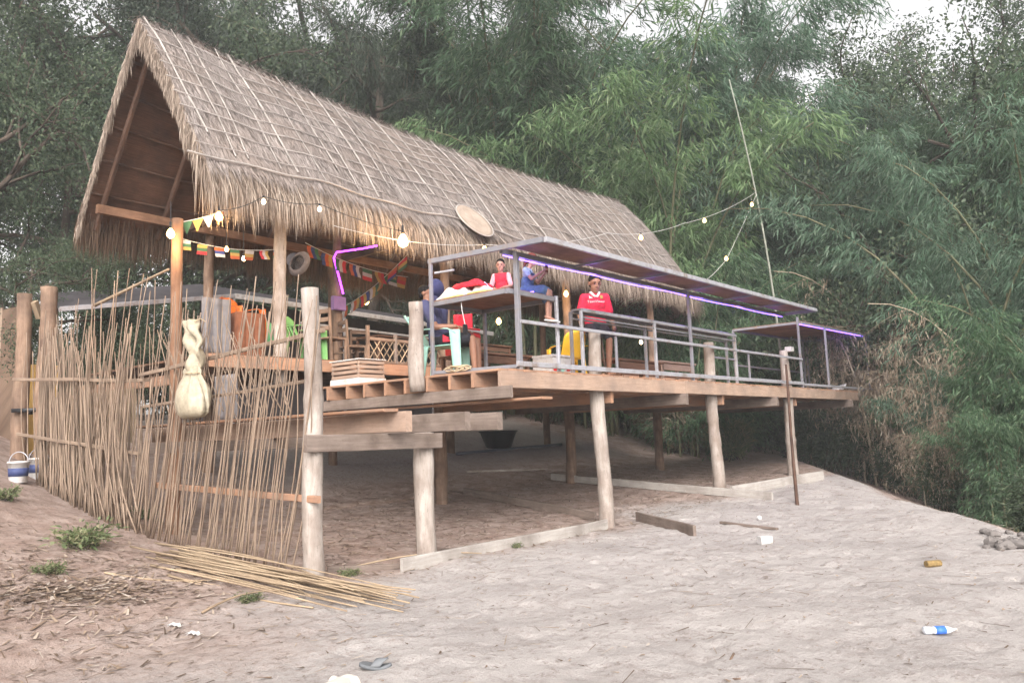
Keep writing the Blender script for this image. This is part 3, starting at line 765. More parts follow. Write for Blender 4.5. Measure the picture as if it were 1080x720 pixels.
# light strips below the roof
def strip(name, pts, mat, parent, r=.012): MB().tube(pts, r, 6).build(name, mat, parent)
strip('light_strip', [(x, .115 + .008 * math.sin(x * 1.3), cz(x) - .055 - .02 * abs(math.sin(x * 1.1))) for x in np.linspace(PX[0] - .1, xe, 40)], M['led_blue'], sh, .009)
strip('light_strip', [(bx0 + .5, .9, BZ + .03), (bx0 + .75, .35, BZ + .035), (bx0 + .72, .1, BZ + .03)], M['led_blue'], sh, .014)

# second shelter
s2 = thing('steel_shelter', 'smaller flat-roofed steel shelter at the far end of the deck beside the bamboo', 'shelter', (18, 1, DZ))
ax_, bx_ = 15.35, px_x(914, 380, .05)
z2 = 4.16
def cz2(x): return z2 + .10 * (x - ax_) / 6
for a, b in (((ax_, .02, cz2(ax_)), (bx_, .02, cz2(bx_))), ((ax_, 1.9, cz2(ax_)), (bx_, 1.9, cz2(bx_))), ((ax_, .05, cz2(ax_)), (ax_, 1.87, cz2(ax_))), ((bx_, .05, cz2(bx_)), (bx_, 1.87, cz2(bx_)))):
    tube_sq(a, b, .05, .06).build('rim_bar', M['steel'], s2)
for k in range(3):
    a = ax_ + .03 + (bx_ - ax_ - .06) * k / 3; b = ax_ + .03 + (bx_ - ax_ - .06) * (k + 1) / 3 - .006
    MB().shell(lambda u, v: (a + (b - a) * u, .0 + 1.9 * v, cz2(a + (b - a) * u) + .042), 3, 3, .012).build('roof_sheet', M['ply'], s2)
x823 = px_x(824, 370, 1.9)
for x, y in ((px_x(872, 375, -.0), 0), (bx_, .02), (ax_ + .02, 1.9), (px_x(848, 380, 1.9), 1.9), (bx_ - .02, 1.9)):
    tube_sq((x, y, DZ), (x, y, cz2(x) - .03), .055).build('post', M['steel'], s2)
tube_sq((xr + .03, -.07, 2.52), (bx_ + .02, -.05, 2.53), .05, .06).build('bottom_rail', M['steel_light'], s2)
tube_sq((bx_, -.03, 2.52), (bx_, 1.9, 2.52), .05).build('bottom_rail', M['steel'], s2)
tube_sq((ax_, 1.92, 3.2), (bx_, 1.92, 3.2), .045).build('back_rail', M['steel'], s2)
tube_sq((ax_ - 1.6, 1.9, 3.35), (ax_, 1.9, 3.35), .045).build('back_rail', M['steel'], s2)
strip('light_strip', [(x, .05, cz2(x) - .04) for x in np.linspace(ax_, bx_ - .2, 14)], M['led_blue'], s2)

# bar counter behind the rail
bar = thing('bar_counter', 'narrow grey steel bar counter standing behind the front railing of the deck', 'counter', (8, .3, DZ))
c0, c1 = px_x(613, 327, .10), px_x(775, 353, .10)
MB().beam((c0, .19, 3.525), (c1, .19, 3.545), .22, .03).build('counter_top', M['steel'], bar)
for y in (.085, .295):
    tube_sq((c0, y, 3.50), (c1, y, 3.52), .045, .05).build('top_bar', M['steel_light'] if y < .2 else M['steel'], bar)
    tube_sq((c0, y, 3.385), (c1, y, 3.405), .03).build('lower_bar', M['steel'], bar)
    for px in (614, 691, 775):
        x = px_x(px, 360, .085); tube_sq((x, y, DZ), (x, y, 3.49), .05).build('leg', M['steel_light'] if y < .2 else M['steel'], bar)

# tables and benches of planks behind the rail
def plank_table(label, a, b, y0, y1, zt, group, mat='dark_wood', bar_=False):
    t = thing('plank_bench', label, 'bench', ((a + b) / 2, (y0 + y1) / 2, DZ), 0, group)
    mb = MB(); n = max(2, int((y1 - y0) / .2)); w = (y1 - y0) / n
    for k in range(n): mb.beam((a, y0 + w * (k + .5), zt), (b, y0 + w * (k + .5), zt + rnd.uniform(-.003, .003)), w - .008, .045)
    mb.build('seat_planks', M[mat], t)
    for x in (a + .15, b - .15):
        for y in (y0 + .06, y1 - .06): MB().beam((x, y, DZ), (x, y, zt - .02), .07, .07).build('leg', M[mat], t)
    MB().beam((a + .1, y0 + .04, zt - .11), (b - .1, y0 + .04, zt - .11), .03, .14).build('apron', M[mat], t)
g = 'plank benches on the deck'
plank_table('low brown plank bench behind the rail right of the man in red', 7.7, 9.6, .95, 1.5, 2.90, g)
plank_table('pale plank bench behind the rail, one end at the short log post', 9.9, 11.6, 1.2, 1.7, 2.98, g, 'pale_wood')
plank_table('reddish plank bench farther back on the deck, near the open end of the hut', 10.2, 14.2, 2.4, 3.0, 2.84, g, 'orange_wood')
plank_table('dark plank bench behind the white foam box', 5.0, 6.6, 2.1, 2.7, 2.98, g)
# ------------------------------------------------------------------ bamboo stick fence
def cane(p0, p1, r, sag=.0, n=6, parent=None, mat='cane', name='cane', bend=.05):
    p0 = Vector(p0); p1 = Vector(p1); L = (p1 - p0).length; k = 9
    o = Vector((rnd.gauss(0, bend), rnd.gauss(0, bend), rnd.gauss(0, bend * .5))); pts = []; rr = []
    for i in range(k + 1):
        t = i / k; pts.append(p0.lerp(p1, t) + o * math.sin(math.pi * t)); rr.append(r * (1.08 - .45 * t))
    return MB().tube(pts, rr, n, rough=.03).build(name, M[mat], parent, True)

fr = thing('bamboo_screen', 'open screen of thin leaning bamboo sticks between the corner log post and the orange post', 'fence', (-.15, 1.8, gz(-.15, 1.8)))
XF = -.2
for i in range(58):
    u = i / 57 + rnd.uniform(-.006, .006)
    y0 = 3.62 - 3.35 * u; x0 = XF + rnd.uniform(-.06, .03)
    lean = .55 + rnd.gauss(0, .06); L = rnd.choice([rnd.uniform(2.1, 2.6), rnd.uniform(2.4, 3.1), rnd.uniform(2.9, 3.5)])
    z0 = gz(x0, y0) - .03
    cane((x0, y0, z0), (XF + rnd.uniform(-.05, .05), y0 - lean * L / 2.6, z0 + L), rnd.uniform(.0065, .0115), parent=fr, mat='cane_fence')
for i in range(26):   # second layer, leaning the other way, above the floor
    y0 = 3.1 - 2.6 * i / 25 + rnd.uniform(-.08, .08); z0 = 1.86 + rnd.uniform(-.1, .1)
    cane((XF + .08, y0 - .2, z0), (XF + .1, y0 + rnd.uniform(.25, .6), z0 + rnd.uniform(.9, 1.4)), rnd.uniform(.005, .009), parent=fr, mat='cane_fence')
MB().beam((XF - .05, 3.6, 2.50), (-.05, -.22, 2.70), .03, .05, jit=.01).build('rail', M['cane_fence'], fr)
MB().beam((XF + .06, 3.7, 2.08), (-.02, -.1, 2.18), .03, .04, jit=.01).build('rail', M['cane_fence'], fr)

fl = thing('bamboo_fence', 'dense ragged bamboo stick fence with a woven mat, running back along the left bank', 'fence', (-.4, 6, gz(-.4, 6)))
for i in range(74):
    u = rnd.random() if i > 40 else i / 40
    y0 = 3.55 + 3.6 * u; x0 = XF - .05 - .10 * (y0 - 3.7) * .3 + rnd.uniform(-.1, .08)
    L = rnd.uniform(2.1, 2.75) * (1 if u > .25 else rnd.uniform(.7, 1)); z0 = gz(x0, y0) - .04
    cane((x0, y0, z0), (x0 + rnd.uniform(-.08, .08), y0 + (.45 - .35 * u) * L / 2 + rnd.gauss(0, .10), z0 + L), rnd.uniform(.007, .014), parent=fl, mat='cane_fence')
for i in range(24):
    y0 = 3.7 + 2.6 * i / 23 + rnd.uniform(-.05, .05); x0 = XF + rnd.uniform(-.14, .0); L = rnd.uniform(2.7, 3.6); z0 = gz(x0, y0) - .04
    cane((x0, y0, z0), (x0 + rnd.uniform(-.06, .06), y0 - rnd.uniform(.3, .65) * L / 2.6, z0 + L), rnd.uniform(.007, .012), parent=fl, mat='cane_fence')
def cane_mass(parent, specs, mat):
    mb = MB()
    for p0, p1, r in specs:
        o = Vector((rnd.gauss(0, .05), rnd.gauss(0, .05), 0)); mb.tube([p0.lerp(p1, t) + o * math.sin(math.pi * t) for t in np.linspace(0, 1, 7)], [r * (1.1 - .45 * k / 6) for k in range(7)], 5)
    o = mb.build('cane_mass', M[mat], parent, True); o['kind'] = 'stuff'
sp = []
for i in range(120):
    y0 = 3.5 + 3.65 * i / 119 + rnd.uniform(-.04, .04); x0 = XF + rnd.uniform(-.16, .10); z0 = gz(x0, y0) - .04; L = rnd.uniform(1.9, 2.9)
    sp.append((Vector((x0, y0, z0)), Vector((x0 + rnd.uniform(-.08, .08), y0 + rnd.gauss(.05, .28), z0 + L)), rnd.uniform(.007, .012)))
cane_mass(fl, sp, 'cane_fence')
pA, pB = 4.1, 7.0
MB().shell(lambda u, v: (XF + .12 + .02 * math.sin(u * 11), pA + (pB - pA) * u, 1.58 + .42 * u * .25 + (.78 - .08 * u) * v + .01 * math.sin(9 * u)), 24, 6, .012).build('woven_mat', M['straw_mat'], fl)
MB().shell(lambda u, v: (XF + .22 + .03 * math.sin(u * 21), 5.6 + 1.6 * u, gz(XF + .2, 5.6 + 1.6 * u) + .05 + (1.55 - .1 * u) * v), 20, 6, .015).build('woven_mat', M['straw_mat'], fl)
MB().beam((XF + .03, 3.5, 2.42), (XF - .4, 7.3, 2.70), .03, .05, jit=.012).build('rail', M['cane_fence'], fl)
MB().beam((XF + .03, 3.7, 1.42), (XF - .35, 7.2, 1.80), .03, .05, jit=.012).build('rail', M['cane_fence'], fl)

for i in range(14):
    y0 = .3 + 3.1 * i / 13; x0 = XF + rnd.uniform(-.05, .04); z0 = gz(x0, y0) - .03; L = rnd.uniform(2.6, 3.3)
    cane((x0, y0, z0), (x0, y0 - .5 * L / 2.6, z0 + L), rnd.uniform(.0065, .010), parent=fr, mat='cane_fence')
# heap of canes on the ground
a0, a1 = ground_at(165, 588), ground_at(425, 640)
dirv = (a1 - a0); dirv.z = 0; Lh = dirv.length; dirv.normalize(); sd = Vector((-dirv.y, dirv.x, 0))
for i in range(46):
    ctr = (a0 + a1) / 2 + sd * rnd.gauss(0, .20) + dirv * rnd.gauss(0, .16); ang = rnd.gauss(0, .055 if i < 36 else .28); L = Lh * rnd.uniform(.7, 1.02) if i < 38 else Lh * rnd.uniform(.35, .6)
    dv = (dirv * math.cos(ang) + sd * math.sin(ang)); p = ctr - dv * L / 2; q = ctr + dv * L / 2
    off = (ctr - (a0 + a1) / 2).dot(sd); lift = .16 * math.exp(-(off / .22) ** 2) * rnd.random()
    p.z = gz(p.x, p.y) + .015 + lift * .9; q.z = gz(q.x, q.y) + .015 + lift * .9
    mid = gz(ctr.x, ctr.y) + .012
    if (p.z + q.z) / 2 < mid: p.z += mid - (p.z + q.z) / 2; q.z += mid - (p.z + q.z) / 2
    o = cane(p, q, rnd.uniform(.007, .013), mat='cane', name='bamboo_cane', bend=.06)
    tag(o, 'cut dry bamboo cane lying in the heap on the sand before the stick screen', 'bamboo cane', 'bamboo canes heaped on the ground')
for (x0, y0, x1, y1, lab) in ((213, 650, 305, 626, 'single pale cane poking out of the heap towards the lower left'), (110, 606, 235, 614, 'long thin cane lying left of the cane heap near the green weeds'), (368, 600, 508, 586, 'thin pale stick lying in front of the long grey ground board')):
    p, q = ground_at(x0, y0), ground_at(x1, y1); p.z += .02; q.z += .03
    tag(cane(p, q, .011, name='dry_stick', bend=.05), lab, 'stick')

# planks half buried below the deck
def ground_plank(name, label, x0, y0, x1, y1, h, t, mat, cat='plank', rise=0, group=None):
    p, q = ground_at(x0, y0), ground_at(x1, y1)
    o = MB().beam(p + Vector((0, 0, h * .42)), q + Vector((0, 0, h * .42 + rise)), t, h, jit=.004).build(name, M[mat], None)
    tag(o, label, cat, group)
ground_plank('ground_board', 'long pale grey board half sunk in the sand between two front log posts', 424, 603, 640, 557, .17, .05, 'board')
ground_plank('ground_board', 'thin weathered board lying on the ground right of the corner log post', 345, 602, 424, 598, .06, .05, 'grey_wood')
ground_plank('ground_board', 'short dark board on edge in the sand right of the middle log post', 672, 549, 733, 565, .17, .05, 'grey_wood')
ground_plank('ground_board', 'brown board on edge under the deck behind the long pale board', 490, 520, 628, 548, .14, .05, 'grey_wood')
ground_plank('ground_board', 'brown board on edge under the deck reaching the stout log post', 582, 506, 815, 527, .16, .06, 'board')
ground_plank('ground_board', 'pale board on edge near the far log post at the crest of the sand', 772, 524, 868, 506, .22, .06, 'board')
ground_plank('loose_slat', 'narrow dark slat lying alone on the sand below the far end of the deck', 760, 553, 820, 558, .04, .05, 'grey_wood', 'slat')
p, q = ground_at(492, 500), ground_at(574, 497); p.z += .05; q.z += .07
tag(MB().log(p, q, .035, .03, 10, .03).build('pale_branch', M['bark'], None, True), 'pale peeled branch lying on the slope below the deck', 'branch')
p, q = ground_at(482, 480), ground_at(592, 470); p.z += .05; q.z += .05
tag(MB().tube([p.lerp(q, k / 6) for k in range(7)], .045, 10).build('water_pipe', plain('grey_pipe', (.14, .15, .17), .5), None, True), 'long blue grey pipe lying on the dark slope under the deck', 'pipe')
p = ground_at(640, 500); q = ground_at(668, 512)
# dark rubber basin below the deck
p = ground_at(526, 473); ba = thing('rubber_basin', 'wide black rubber basin standing on the slope under the deck', 'basin', p)
sc_ = (p - CAM).length / 830
MB().lathe([(.22, 0), (.36, .02), (19 * sc_, 17 * sc_), (20 * sc_, 18 * sc_), (18 * sc_, 17 * sc_), (.33, .05), (.01, .04)], p, 28).build('tub', M['black'], ba, True)
MB().tube([p + Vector((math.cos(2 * math.pi * k / 28) * 20 * sc_, math.sin(2 * math.pi * k / 28) * 20 * sc_, 18 * sc_)) for k in range(29)], .02, 8, False).build('rim', M['black'], ba, True)

# two paint buckets
for i, (px, py, lab) in enumerate(((19, 508, 'white bucket with blue band, the left one of the pair on the dirt bank'), (40, 505, 'white bucket with blue band, the right one partly behind its twin'))):
    p = ground_at(px, py); s_ = (p - CAM).length / 830; r = 8.6 * s_; h = 19 * s_
    b = thing('paint_bucket', lab, 'bucket', p, 0, 'white buckets on the bank')
    MB().lathe([(r * .8, 0), (r * .83, .01), (r * .97, h * .9), (r * 1.05, h * .9), (r * 1.05, h), (r * .97, h), (r * .8, h * .1), (.005, h * .08)], p, 26).build('tub', M['white'], b, True)
    MB().lathe([(r * .888, h * .30), (r * .95, h * .68)], p + Vector((0, 0, 0)), 26).build('blue_band', plain('blue_band', (.045, .06, .15), .6), b, True)
    MB().tube([p + Vector((r * math.cos(t) * .64, -r * math.cos(t) * .77, h * .93 + r * 1.1 * math.sin(t))) for t in np.linspace(0, math.pi, 12)], .004 + .004, 6).build('handle', M['steel_light'], b, True)

# litter that can be told apart
p = ground_at(990, 669); bo = thing('water_bottle', 'crushed clear plastic bottle with blue label lying on the sand', 'bottle', p)
ax = Vector((.77, -.55, 0)).normalized() ; ax = Vector((_Rt.x, _Rt.y, 0)).normalized(); c = p + Vector((0, 0, .035))
def body_along(prof, mat, nm, n=14, sq=.8):
    up = Vector((0, 0, 1)); s2_ = up.cross(ax)
    rs = [[c + ax * z + s2_ * math.cos(2 * math.pi * k / n) * r + up * math.sin(2 * math.pi * k / n) * r * sq for k in range(n)] for r, z in prof]
    mb = MB(); mb.rings(rs); mb.build(nm, mat, bo, True)
body_along([(.02, -.105), (.033, -.10), (.034, -.06), (.027, -.045), (.034, -.03), (.034, .05), (.028, .075), (.013, .10), (.013, .115)], M['bottle'], 'bottle_body')
body_along([(.0352, -.028), (.0352, .045)], M['bottle_label'], 'label')
body_along([(.015, .113), (.015, .13)], M['white'], 'cap')
p = ground_at(983, 598); o = MB().beam(p + Vector((-.05, .04, .035)), p + Vector((.07, -.06, .035)), .07, .06, ch=.02).build('crushed_carton', plain('yellow_carton', (.22, .15, .06), .7, .4, 30), None)
tag(o, 'small crushed yellow and brown carton on the sand', 'carton')
p = ground_at(807, 574); o = MB().beam(p + Vector((-.06, .05, .05)), p + Vector((.06, -.05, .055)), .12, .10, ch=.012).build('foam_cup', M['white'], None)
tag(o, 'small white foam box lying alone in the middle of the sand', 'foam box')
p = ground_at(801, 548); o = MB().ball(p + Vector((0, 0, .03)), .04).build('foam_scrap', M['white'], None); tag(o, 'tiny white scrap on the sand behind the white foam box', 'scrap')
# discarded sandal
p = ground_at(396, 706); sl = thing('sandal', 'old dark grey sandal lying on the sand at the lower edge', 'sandal', p)
dx = Vector((_Rt.x, _Rt.y, 0)).normalized(); dy = Vector((-dx.y, dx.x, 0))
MB().shell(lambda u, v: p + dx * (.22 * (u - .5)) + dy * ((.045 + .008 * math.sin(u * 5)) * math.sqrt(max(.02, 1 - (2 * u - 1) ** 4)) * (2 * v - 1)) + Vector((0, 0, .022 + .012 * math.cos(u * 5))), 14, 6, .022).build('sole', plain('grey_rubber', (.13, .14, .15), .7, .2), sl, True)
MB().shell(lambda u, v: p + dx * (.02 + .07 * v - .05 * abs(2 * u - 1)) + dy * (.048 * math.cos(math.pi * u)) + Vector((0, 0, .025 + .042 * math.sin(math.pi * u))), 12, 3, .007).build('strap', plain('grey_strap', (.16, .17, .18), .7), sl, True)
for px, py, lab in ((196, 671, 'white torn paper scrap on the dirt right of the weeds'), (176, 663, 'small white shred of plastic near the torn paper scrap')):
    p = ground_at(px, py); o = MB().shell(lambda u, v: p + dx * (.11 * u + .02 * math.sin(7 * v)) + dy * (.06 * v + .03 * math.sin(5 * u)) + Vector((0, 0, .015 + .02 * math.sin(6 * u + 4 * v) ** 2)), 8, 5, .003).build('paper_scrap', M['white'], None); tag(o, lab, 'scrap')
p, q = ground_at(774, 692), ground_at(781, 719); p.z += .02; q.z += .02
tag(cane(p, q, .008, mat='bark_brown', name='twig'), 'thin dark twig on the sand at the bottom edge', 'twig')
# heap of stones at the right edge
for i in range(16):
    px = rnd.uniform(1038, 1090); py = rnd.uniform(562, 580) ; p = ground_at(px, py); r = rnd.uniform(.03, .10)
    mb = MB(); mb.ball(p + Vector((0, 0, r * .4)), r, 9, 6, (rnd.uniform(.8, 1.4), rnd.uniform(.8, 1.3), rnd.uniform(.5, .8)))
    mb.v = [tuple(Vector(v) + rv(r * .09)) for v in mb.v]
    tag(mb.build('rubble_stone', M['concrete'], None), 'grey stone in the rubble heap at the right edge of the sand', 'stone', 'stones of the rubble heap')

# bulky cream sack hanging on the fence
def sack():
    c0 = ony(205, 440, 3.0); y = None
    base = onx(203, 441, XF - .15); s_ = (base - CAM).length / 830
    th = thing('hanging_sack', 'tied cream plastic sack hanging on the bamboo stick screen', 'sack', base)
    prof = [(6, 0), (15, 1), (19.5, 5), (21, 12), (20, 20), (17, 27), (13, 34), (9.5, 39), (8, 43), (8.5, 46), (7, 49), (3, 51)]
    rs = []; n = 54
    for k_, (r, h) in enumerate(prof):
        off = -4.5 * math.sin(h / 32) + (5 + .09 * (h - 45) if h > 45 else 5 * h / 45); row = []
        for k in range(n):
            th_ = 2 * math.pi * k / n
            pl = (.09 * math.sin(9 * th_ + .5) + .06 * math.sin(14 * th_ + h * .05) + .04 * math.sin(5 * th_ + h * .2)) * (1.0 if 20 < h < 60 else .55)
            lump = 1 + pl + .20 * math.sin(2 * th_ + h * .07)
            row.append(base + Vector((math.cos(th_) * r * .55 * lump * s_, (off + math.sin(th_) * r * 1.42 * lump) * s_, h * s_ + rnd.uniform(-.006, .006))))
        rs.append(row)
    MB().rings(rs).build('sack_cloth', M['bag'], th, True)
    def flap(u, v):
        zz = 41 + 56 * v; le = 11 + 3 * v; ri = -19 * math.sin(math.pi * min(1, (1 - v) * .80 + .12)) ** 1.3 + 10 * v ** 2
        y_ = le + (ri - le) * u
        return base + Vector(((.05 * math.sin(u * 9 + v * 5) + .03 * math.sin(v * 17 + u * 4)) + .02, y_ * s_, zz * s_))
    MB().shell(flap, 16, 22, .05).build('sack_top', M['bag'], th, True)
    MB().tube([base + Vector((math.cos(t) * .085, math.sin(t) * .13 - .02, 43.5 * s_)) * 1 for t in np.linspace(0, 6.3, 14)], .009, 6, False).build('tie', M['rope'], th)
    MB().tube([base + Vector((0, -.02, 95 * s_)), base + Vector((.1, .02, 99 * s_)), base + Vector((.16, .0, 96 * s_))], .008, 6).build('loop', M['rope'], th)
sack()

# ------------------------------------------------------------------ left edge: shed wall, posts, yellow board
def post_at(px, py0, py1, Y, r, label, mat='bark'):
    t = ony(px, py1, Y)
    o = MB().log((t.x, Y, gz(t.x, Y) - .2), t, r * 1.1, r).build('log_post', M[mat], None, True); tag(o, label, 'post')
    return t
ta = post_at(26, 455, 310, 8.6, .12, 'weathered log post left of the yellow board at the left edge', 'bark_brown')
tb = post_at(52, 470, 303, 8.3, .14, 'thick log post at the end of the stick fence by the yellow board', 'bark_brown')
t0 = ony(28, 330, 8.9); t1 = ony(60, 330, 8.9)
o = MB().beam(ony(36, 318, 8.5), ony(42, 335, 8.6) , .09, .12).build('post_bracket', M['cane'], None); tag(o, 'short orange timber wedged between the two log posts at the left edge', 'timber')
p0, p1 = ony(37, 432, 9.0), ony(52, 385, 9.0)
o = MB().box((p0 + p1) / 2, (abs(p1.x - p0.x) + .3, .03, abs(p1.z - p0.z))).build('yellow_board', M['yellow_board'], None); tag(o, 'yellow plywood board standing between the two log posts on the left', 'board')
p0, p1 = ony(36, 478, 8.9), ony(50, 437, 8.9)
o = MB().box((p0 + p1) / 2, (abs(p1.x - p0.x) + .25, .03, abs(p1.z - p0.z))).build('yellow_board', M['yellow_board'], None); tag(o, 'lower yellow plywood piece under the black strap at the left edge', 'board')
a, bq = ony(12, 433, 8.45), ony(62, 431, 8.15)
o = MB().beam(a, bq, .05, .07).build('black_pipe', M['black'], None, True); tag(o, 'short black pipe lying across the two log posts at knee height', 'pipe')
# brown mat wall of the shed at the left edge
w0, w1 = far(-60, 16.5), far(24, 15.5)
M['dark_mat'] = wood('dark_mat', (.13, .085, .06), (.20, .14, .10), grain=30, bump=.6, island=.1)
mw = thing('mat_wall', 'brown woven bamboo wall at the far left edge behind the log post', 'wall', (w1[0], w1[1], gz(*w1)))
MB().shell(lambda u, v: (w0[0] + (w1[0] - w0[0]) * u, w0[1] + (w1[1] - w0[1]) * u, gz(*w1) - .1 + (2.75 + .15 * u) * v), 8, 6, .03).build('mat', M['dark_mat'], mw)
for k in range(4):
    u = k / 3; MB().tube([(w0[0] + (w1[0] - w0[0]) * u, w0[1] + (w1[1] - w0[1]) * u - .04, gz(*w1) - .1), (w0[0] + (w1[0] - w0[0]) * u, w0[1] + (w1[1] - w0[1]) * u - .04, gz(*w1) + 2.8)], .03, 6).build('batten', M['cane_fence'], mw)
# low dark shed behind the hut with pale eave
sd_ = thing('lean_to_shed', 'long low dark tin shed with a pale metal eave, behind the hut', 'shed', (4, 10.6, gz(4, 10.6)))
e0, e1, e2, e3 = ony(62, 326, 10.0), ony(247, 312, 10.0), ony(345, 318, 10.0), ony(520, 352, 10.0)
MB().beam(e0, e1, .05, .10).build('eave', M['steel_light'], sd_)
MB().beam(e1 + Vector((.02, 0, 0)), e3, .05, .13).build('eave', M['white'], sd_)
for a, bq in ((e0, e1), (e1, e3)):
    MB().shell(lambda u, v: a.lerp(bq, u) + Vector((0, .02 + 1.6 * v, .03 + .5 * v)), 6, 2, .02).build('roof_sheet', M['tarp'], sd_)
    if a is e1: MB().shell(lambda u, v: Vector((a.lerp(bq, u).x, 11.6, gz(a.lerp(bq, u).x, 11.6) - .1 + (a.lerp(bq, u).z - gz(a.lerp(bq, u).x, 11.6) + .3) * v)), 6, 2, .04).build('back_wall', M['tarp'], sd_)
for t in (.0, .35, .7): 
    q = e1.lerp(e3, t); MB().beam((q.x, 10.02, gz(q.x, 10) - .1), (q.x, 10.02, q.z), .06, .06).build('post', M['steel_light'], sd_)
q0, q1 = e1.lerp(e3, .2), e1.lerp(e3, 1.0)
MB().beam(q0 - Vector((0, 0, .45)), q1 - Vector((0, 0, .42)), .04, .06).build('rail', M['white'], sd_)
# sloping pale cane from the hut corner down to the left log post
p, q = ony(100, 322, 7.4), ony(178, 284, 4.4)
tag(cane(p, q, .03, mat='cane', name='sloping_pole', bend=.02), 'pale pole sloping down from the hut corner post to the left', 'pole')

# ------------------------------------------------------------------ furniture in the hut
def plastic_chair(label, loc, rz, mat, group=None, tilt=.16, s=1.0, holes=False):
    """moulded garden chair; faces local -Y"""
    t = thing('plastic_chair', label, 'chair', loc, rz, group); T = WORLD[t.name]
    def W_(x, y, z): return T @ Vector((x * s, y * s, z * s))
    m = M[mat]
    MB().shell(lambda u, v: W_((u - .5) * (.46 - .03 * v), -.22 + .44 * v, .43 - .02 * v + .018 * (2 * u - 1) ** 2 - .02 * math.exp(-(v / .12) ** 2)), 10, 10, .012 * s).build('seat', m, t, True)
    def back(u, v):
        w = .46 * (1 - .10 * v) * (1 if v < .75 else math.sqrt(max(.08, 1 - ((v - .75) / .27) ** 2)))
        return W_((u - .5) * w, .21 + tilt * v * 1.35 + .05 * (1 - (2 * u - 1) ** 2) , .42 + .48 * v)
    if holes:
        for k in range(5):
            u0 = .02 + k * .2
            MB().shell(lambda u, v: back(u0 + .13 * u, v * .62), 2, 8, .012 * s).build('back_slat', m, t, True)
        MB().shell(lambda u, v: back(u, .62 + .38 * v), 10, 6, .014 * s).build('backrest', m, t, True)
    else:
        MB().shell(back, 12, 12, .014 * s).build('backrest', m, t, True)
    for sx in (-1, 1):
        MB().shell(lambda u, v: W_(sx * (.245 + .035 * v - .0), .24 + tilt * .5 - (.46 + tilt * .5) * u, .645 + .02 * math.sin(math.pi * u) - .06 * max(0, u - .85) / .15 * 1), 10, 3, .016 * s).build('armrest', m, t, True)
        MB().shell(lambda u, v: W_(sx * (.262 + .01 * u), -.205 - .03 * u + (.075 - .02 * u) * (2 * v - 1), .64 - .64 * u), 8, 3, .03 * s).build('leg', m, t, True)
        MB().shell(lambda u, v: W_(sx * (.225 + .03 * u), .215 + .05 * u + (.04 - .008 * u) * (2 * v - 1), .43 - .43 * u), 8, 3, .03 * s).build('leg', m, t, True)
    return t
IF = 2.915
plastic_chair('pale mint plastic armchair with a man sitting in it at the deck corner', (3.66, 1.60, DZ), R(30), 'mint', tilt=.24, s=1.15)
yp = ony(600, 385, 1.55); plastic_chair('yellow plastic chair standing left of the man in red', (yp.x - .12, 1.5, DZ), R(150), 'yellow_pl', s=1.05)
for px, py, Y, mat, rz, lab, ho in ((322, 345, 4.7, 'lime', 20, 'lime green plastic chair with slotted back, right of the grey log post', True), (276, 338, 5.4, 'green_pl', -30, 'dark green plastic chair half hidden behind the round log post', False),
                                (256, 325, 5.2, 'orange_pl', 10, 'orange plastic chair on top of the rust brown cloth', False)):
    q = ony(px, py, Y); plastic_chair(lab, (q.x, Y, IF if mat != 'orange_pl' else IF + .32), R(rz), mat, holes=ho)
def drape(name, label, cat, a, bq, z0, z1, mat, thick=.02, fold=.03, freq=22):
    o = MB().shell(lambda u, v: Vector(a).lerp(Vector(bq), u) * 1 + Vector((fold * math.sin(u * freq) * (1 - .6 * v), fold * .7 * math.cos(u * freq * .8), -Vector(a).lerp(Vector(bq), u).z + z0 + (z1 - z0) * v)), 26, 8, thick).build(name, M[mat], None, True)
    return tag(o, label, cat)
a, bq = ony(247, 350, 5.0), ony(272, 350, 5.0); drape('hanging_cloth', 'rust brown cloth draped below the orange chair inside the hut', 'cloth', a, bq, IF, IF + .85, 'rust_cloth', .25, .02)
a, bq = ony(213, 350, 4.9), ony(243, 350, 4.9); drape('hanging_cloth', 'grey cloth hanging behind the stick screen left of the rust brown cloth', 'cloth', a, bq, 3.0, 3.95, 'grey_cloth')
a, bq = onx(224, 420, .7), onx(246, 420, .7); drape('grey_sheet', 'pale grey plastic sheet hanging below the hut floor behind the sack', 'sheet', (.75, a.y, 2), (.75, bq.y, 2), 1.86, 2.5, 'grey_cloth')
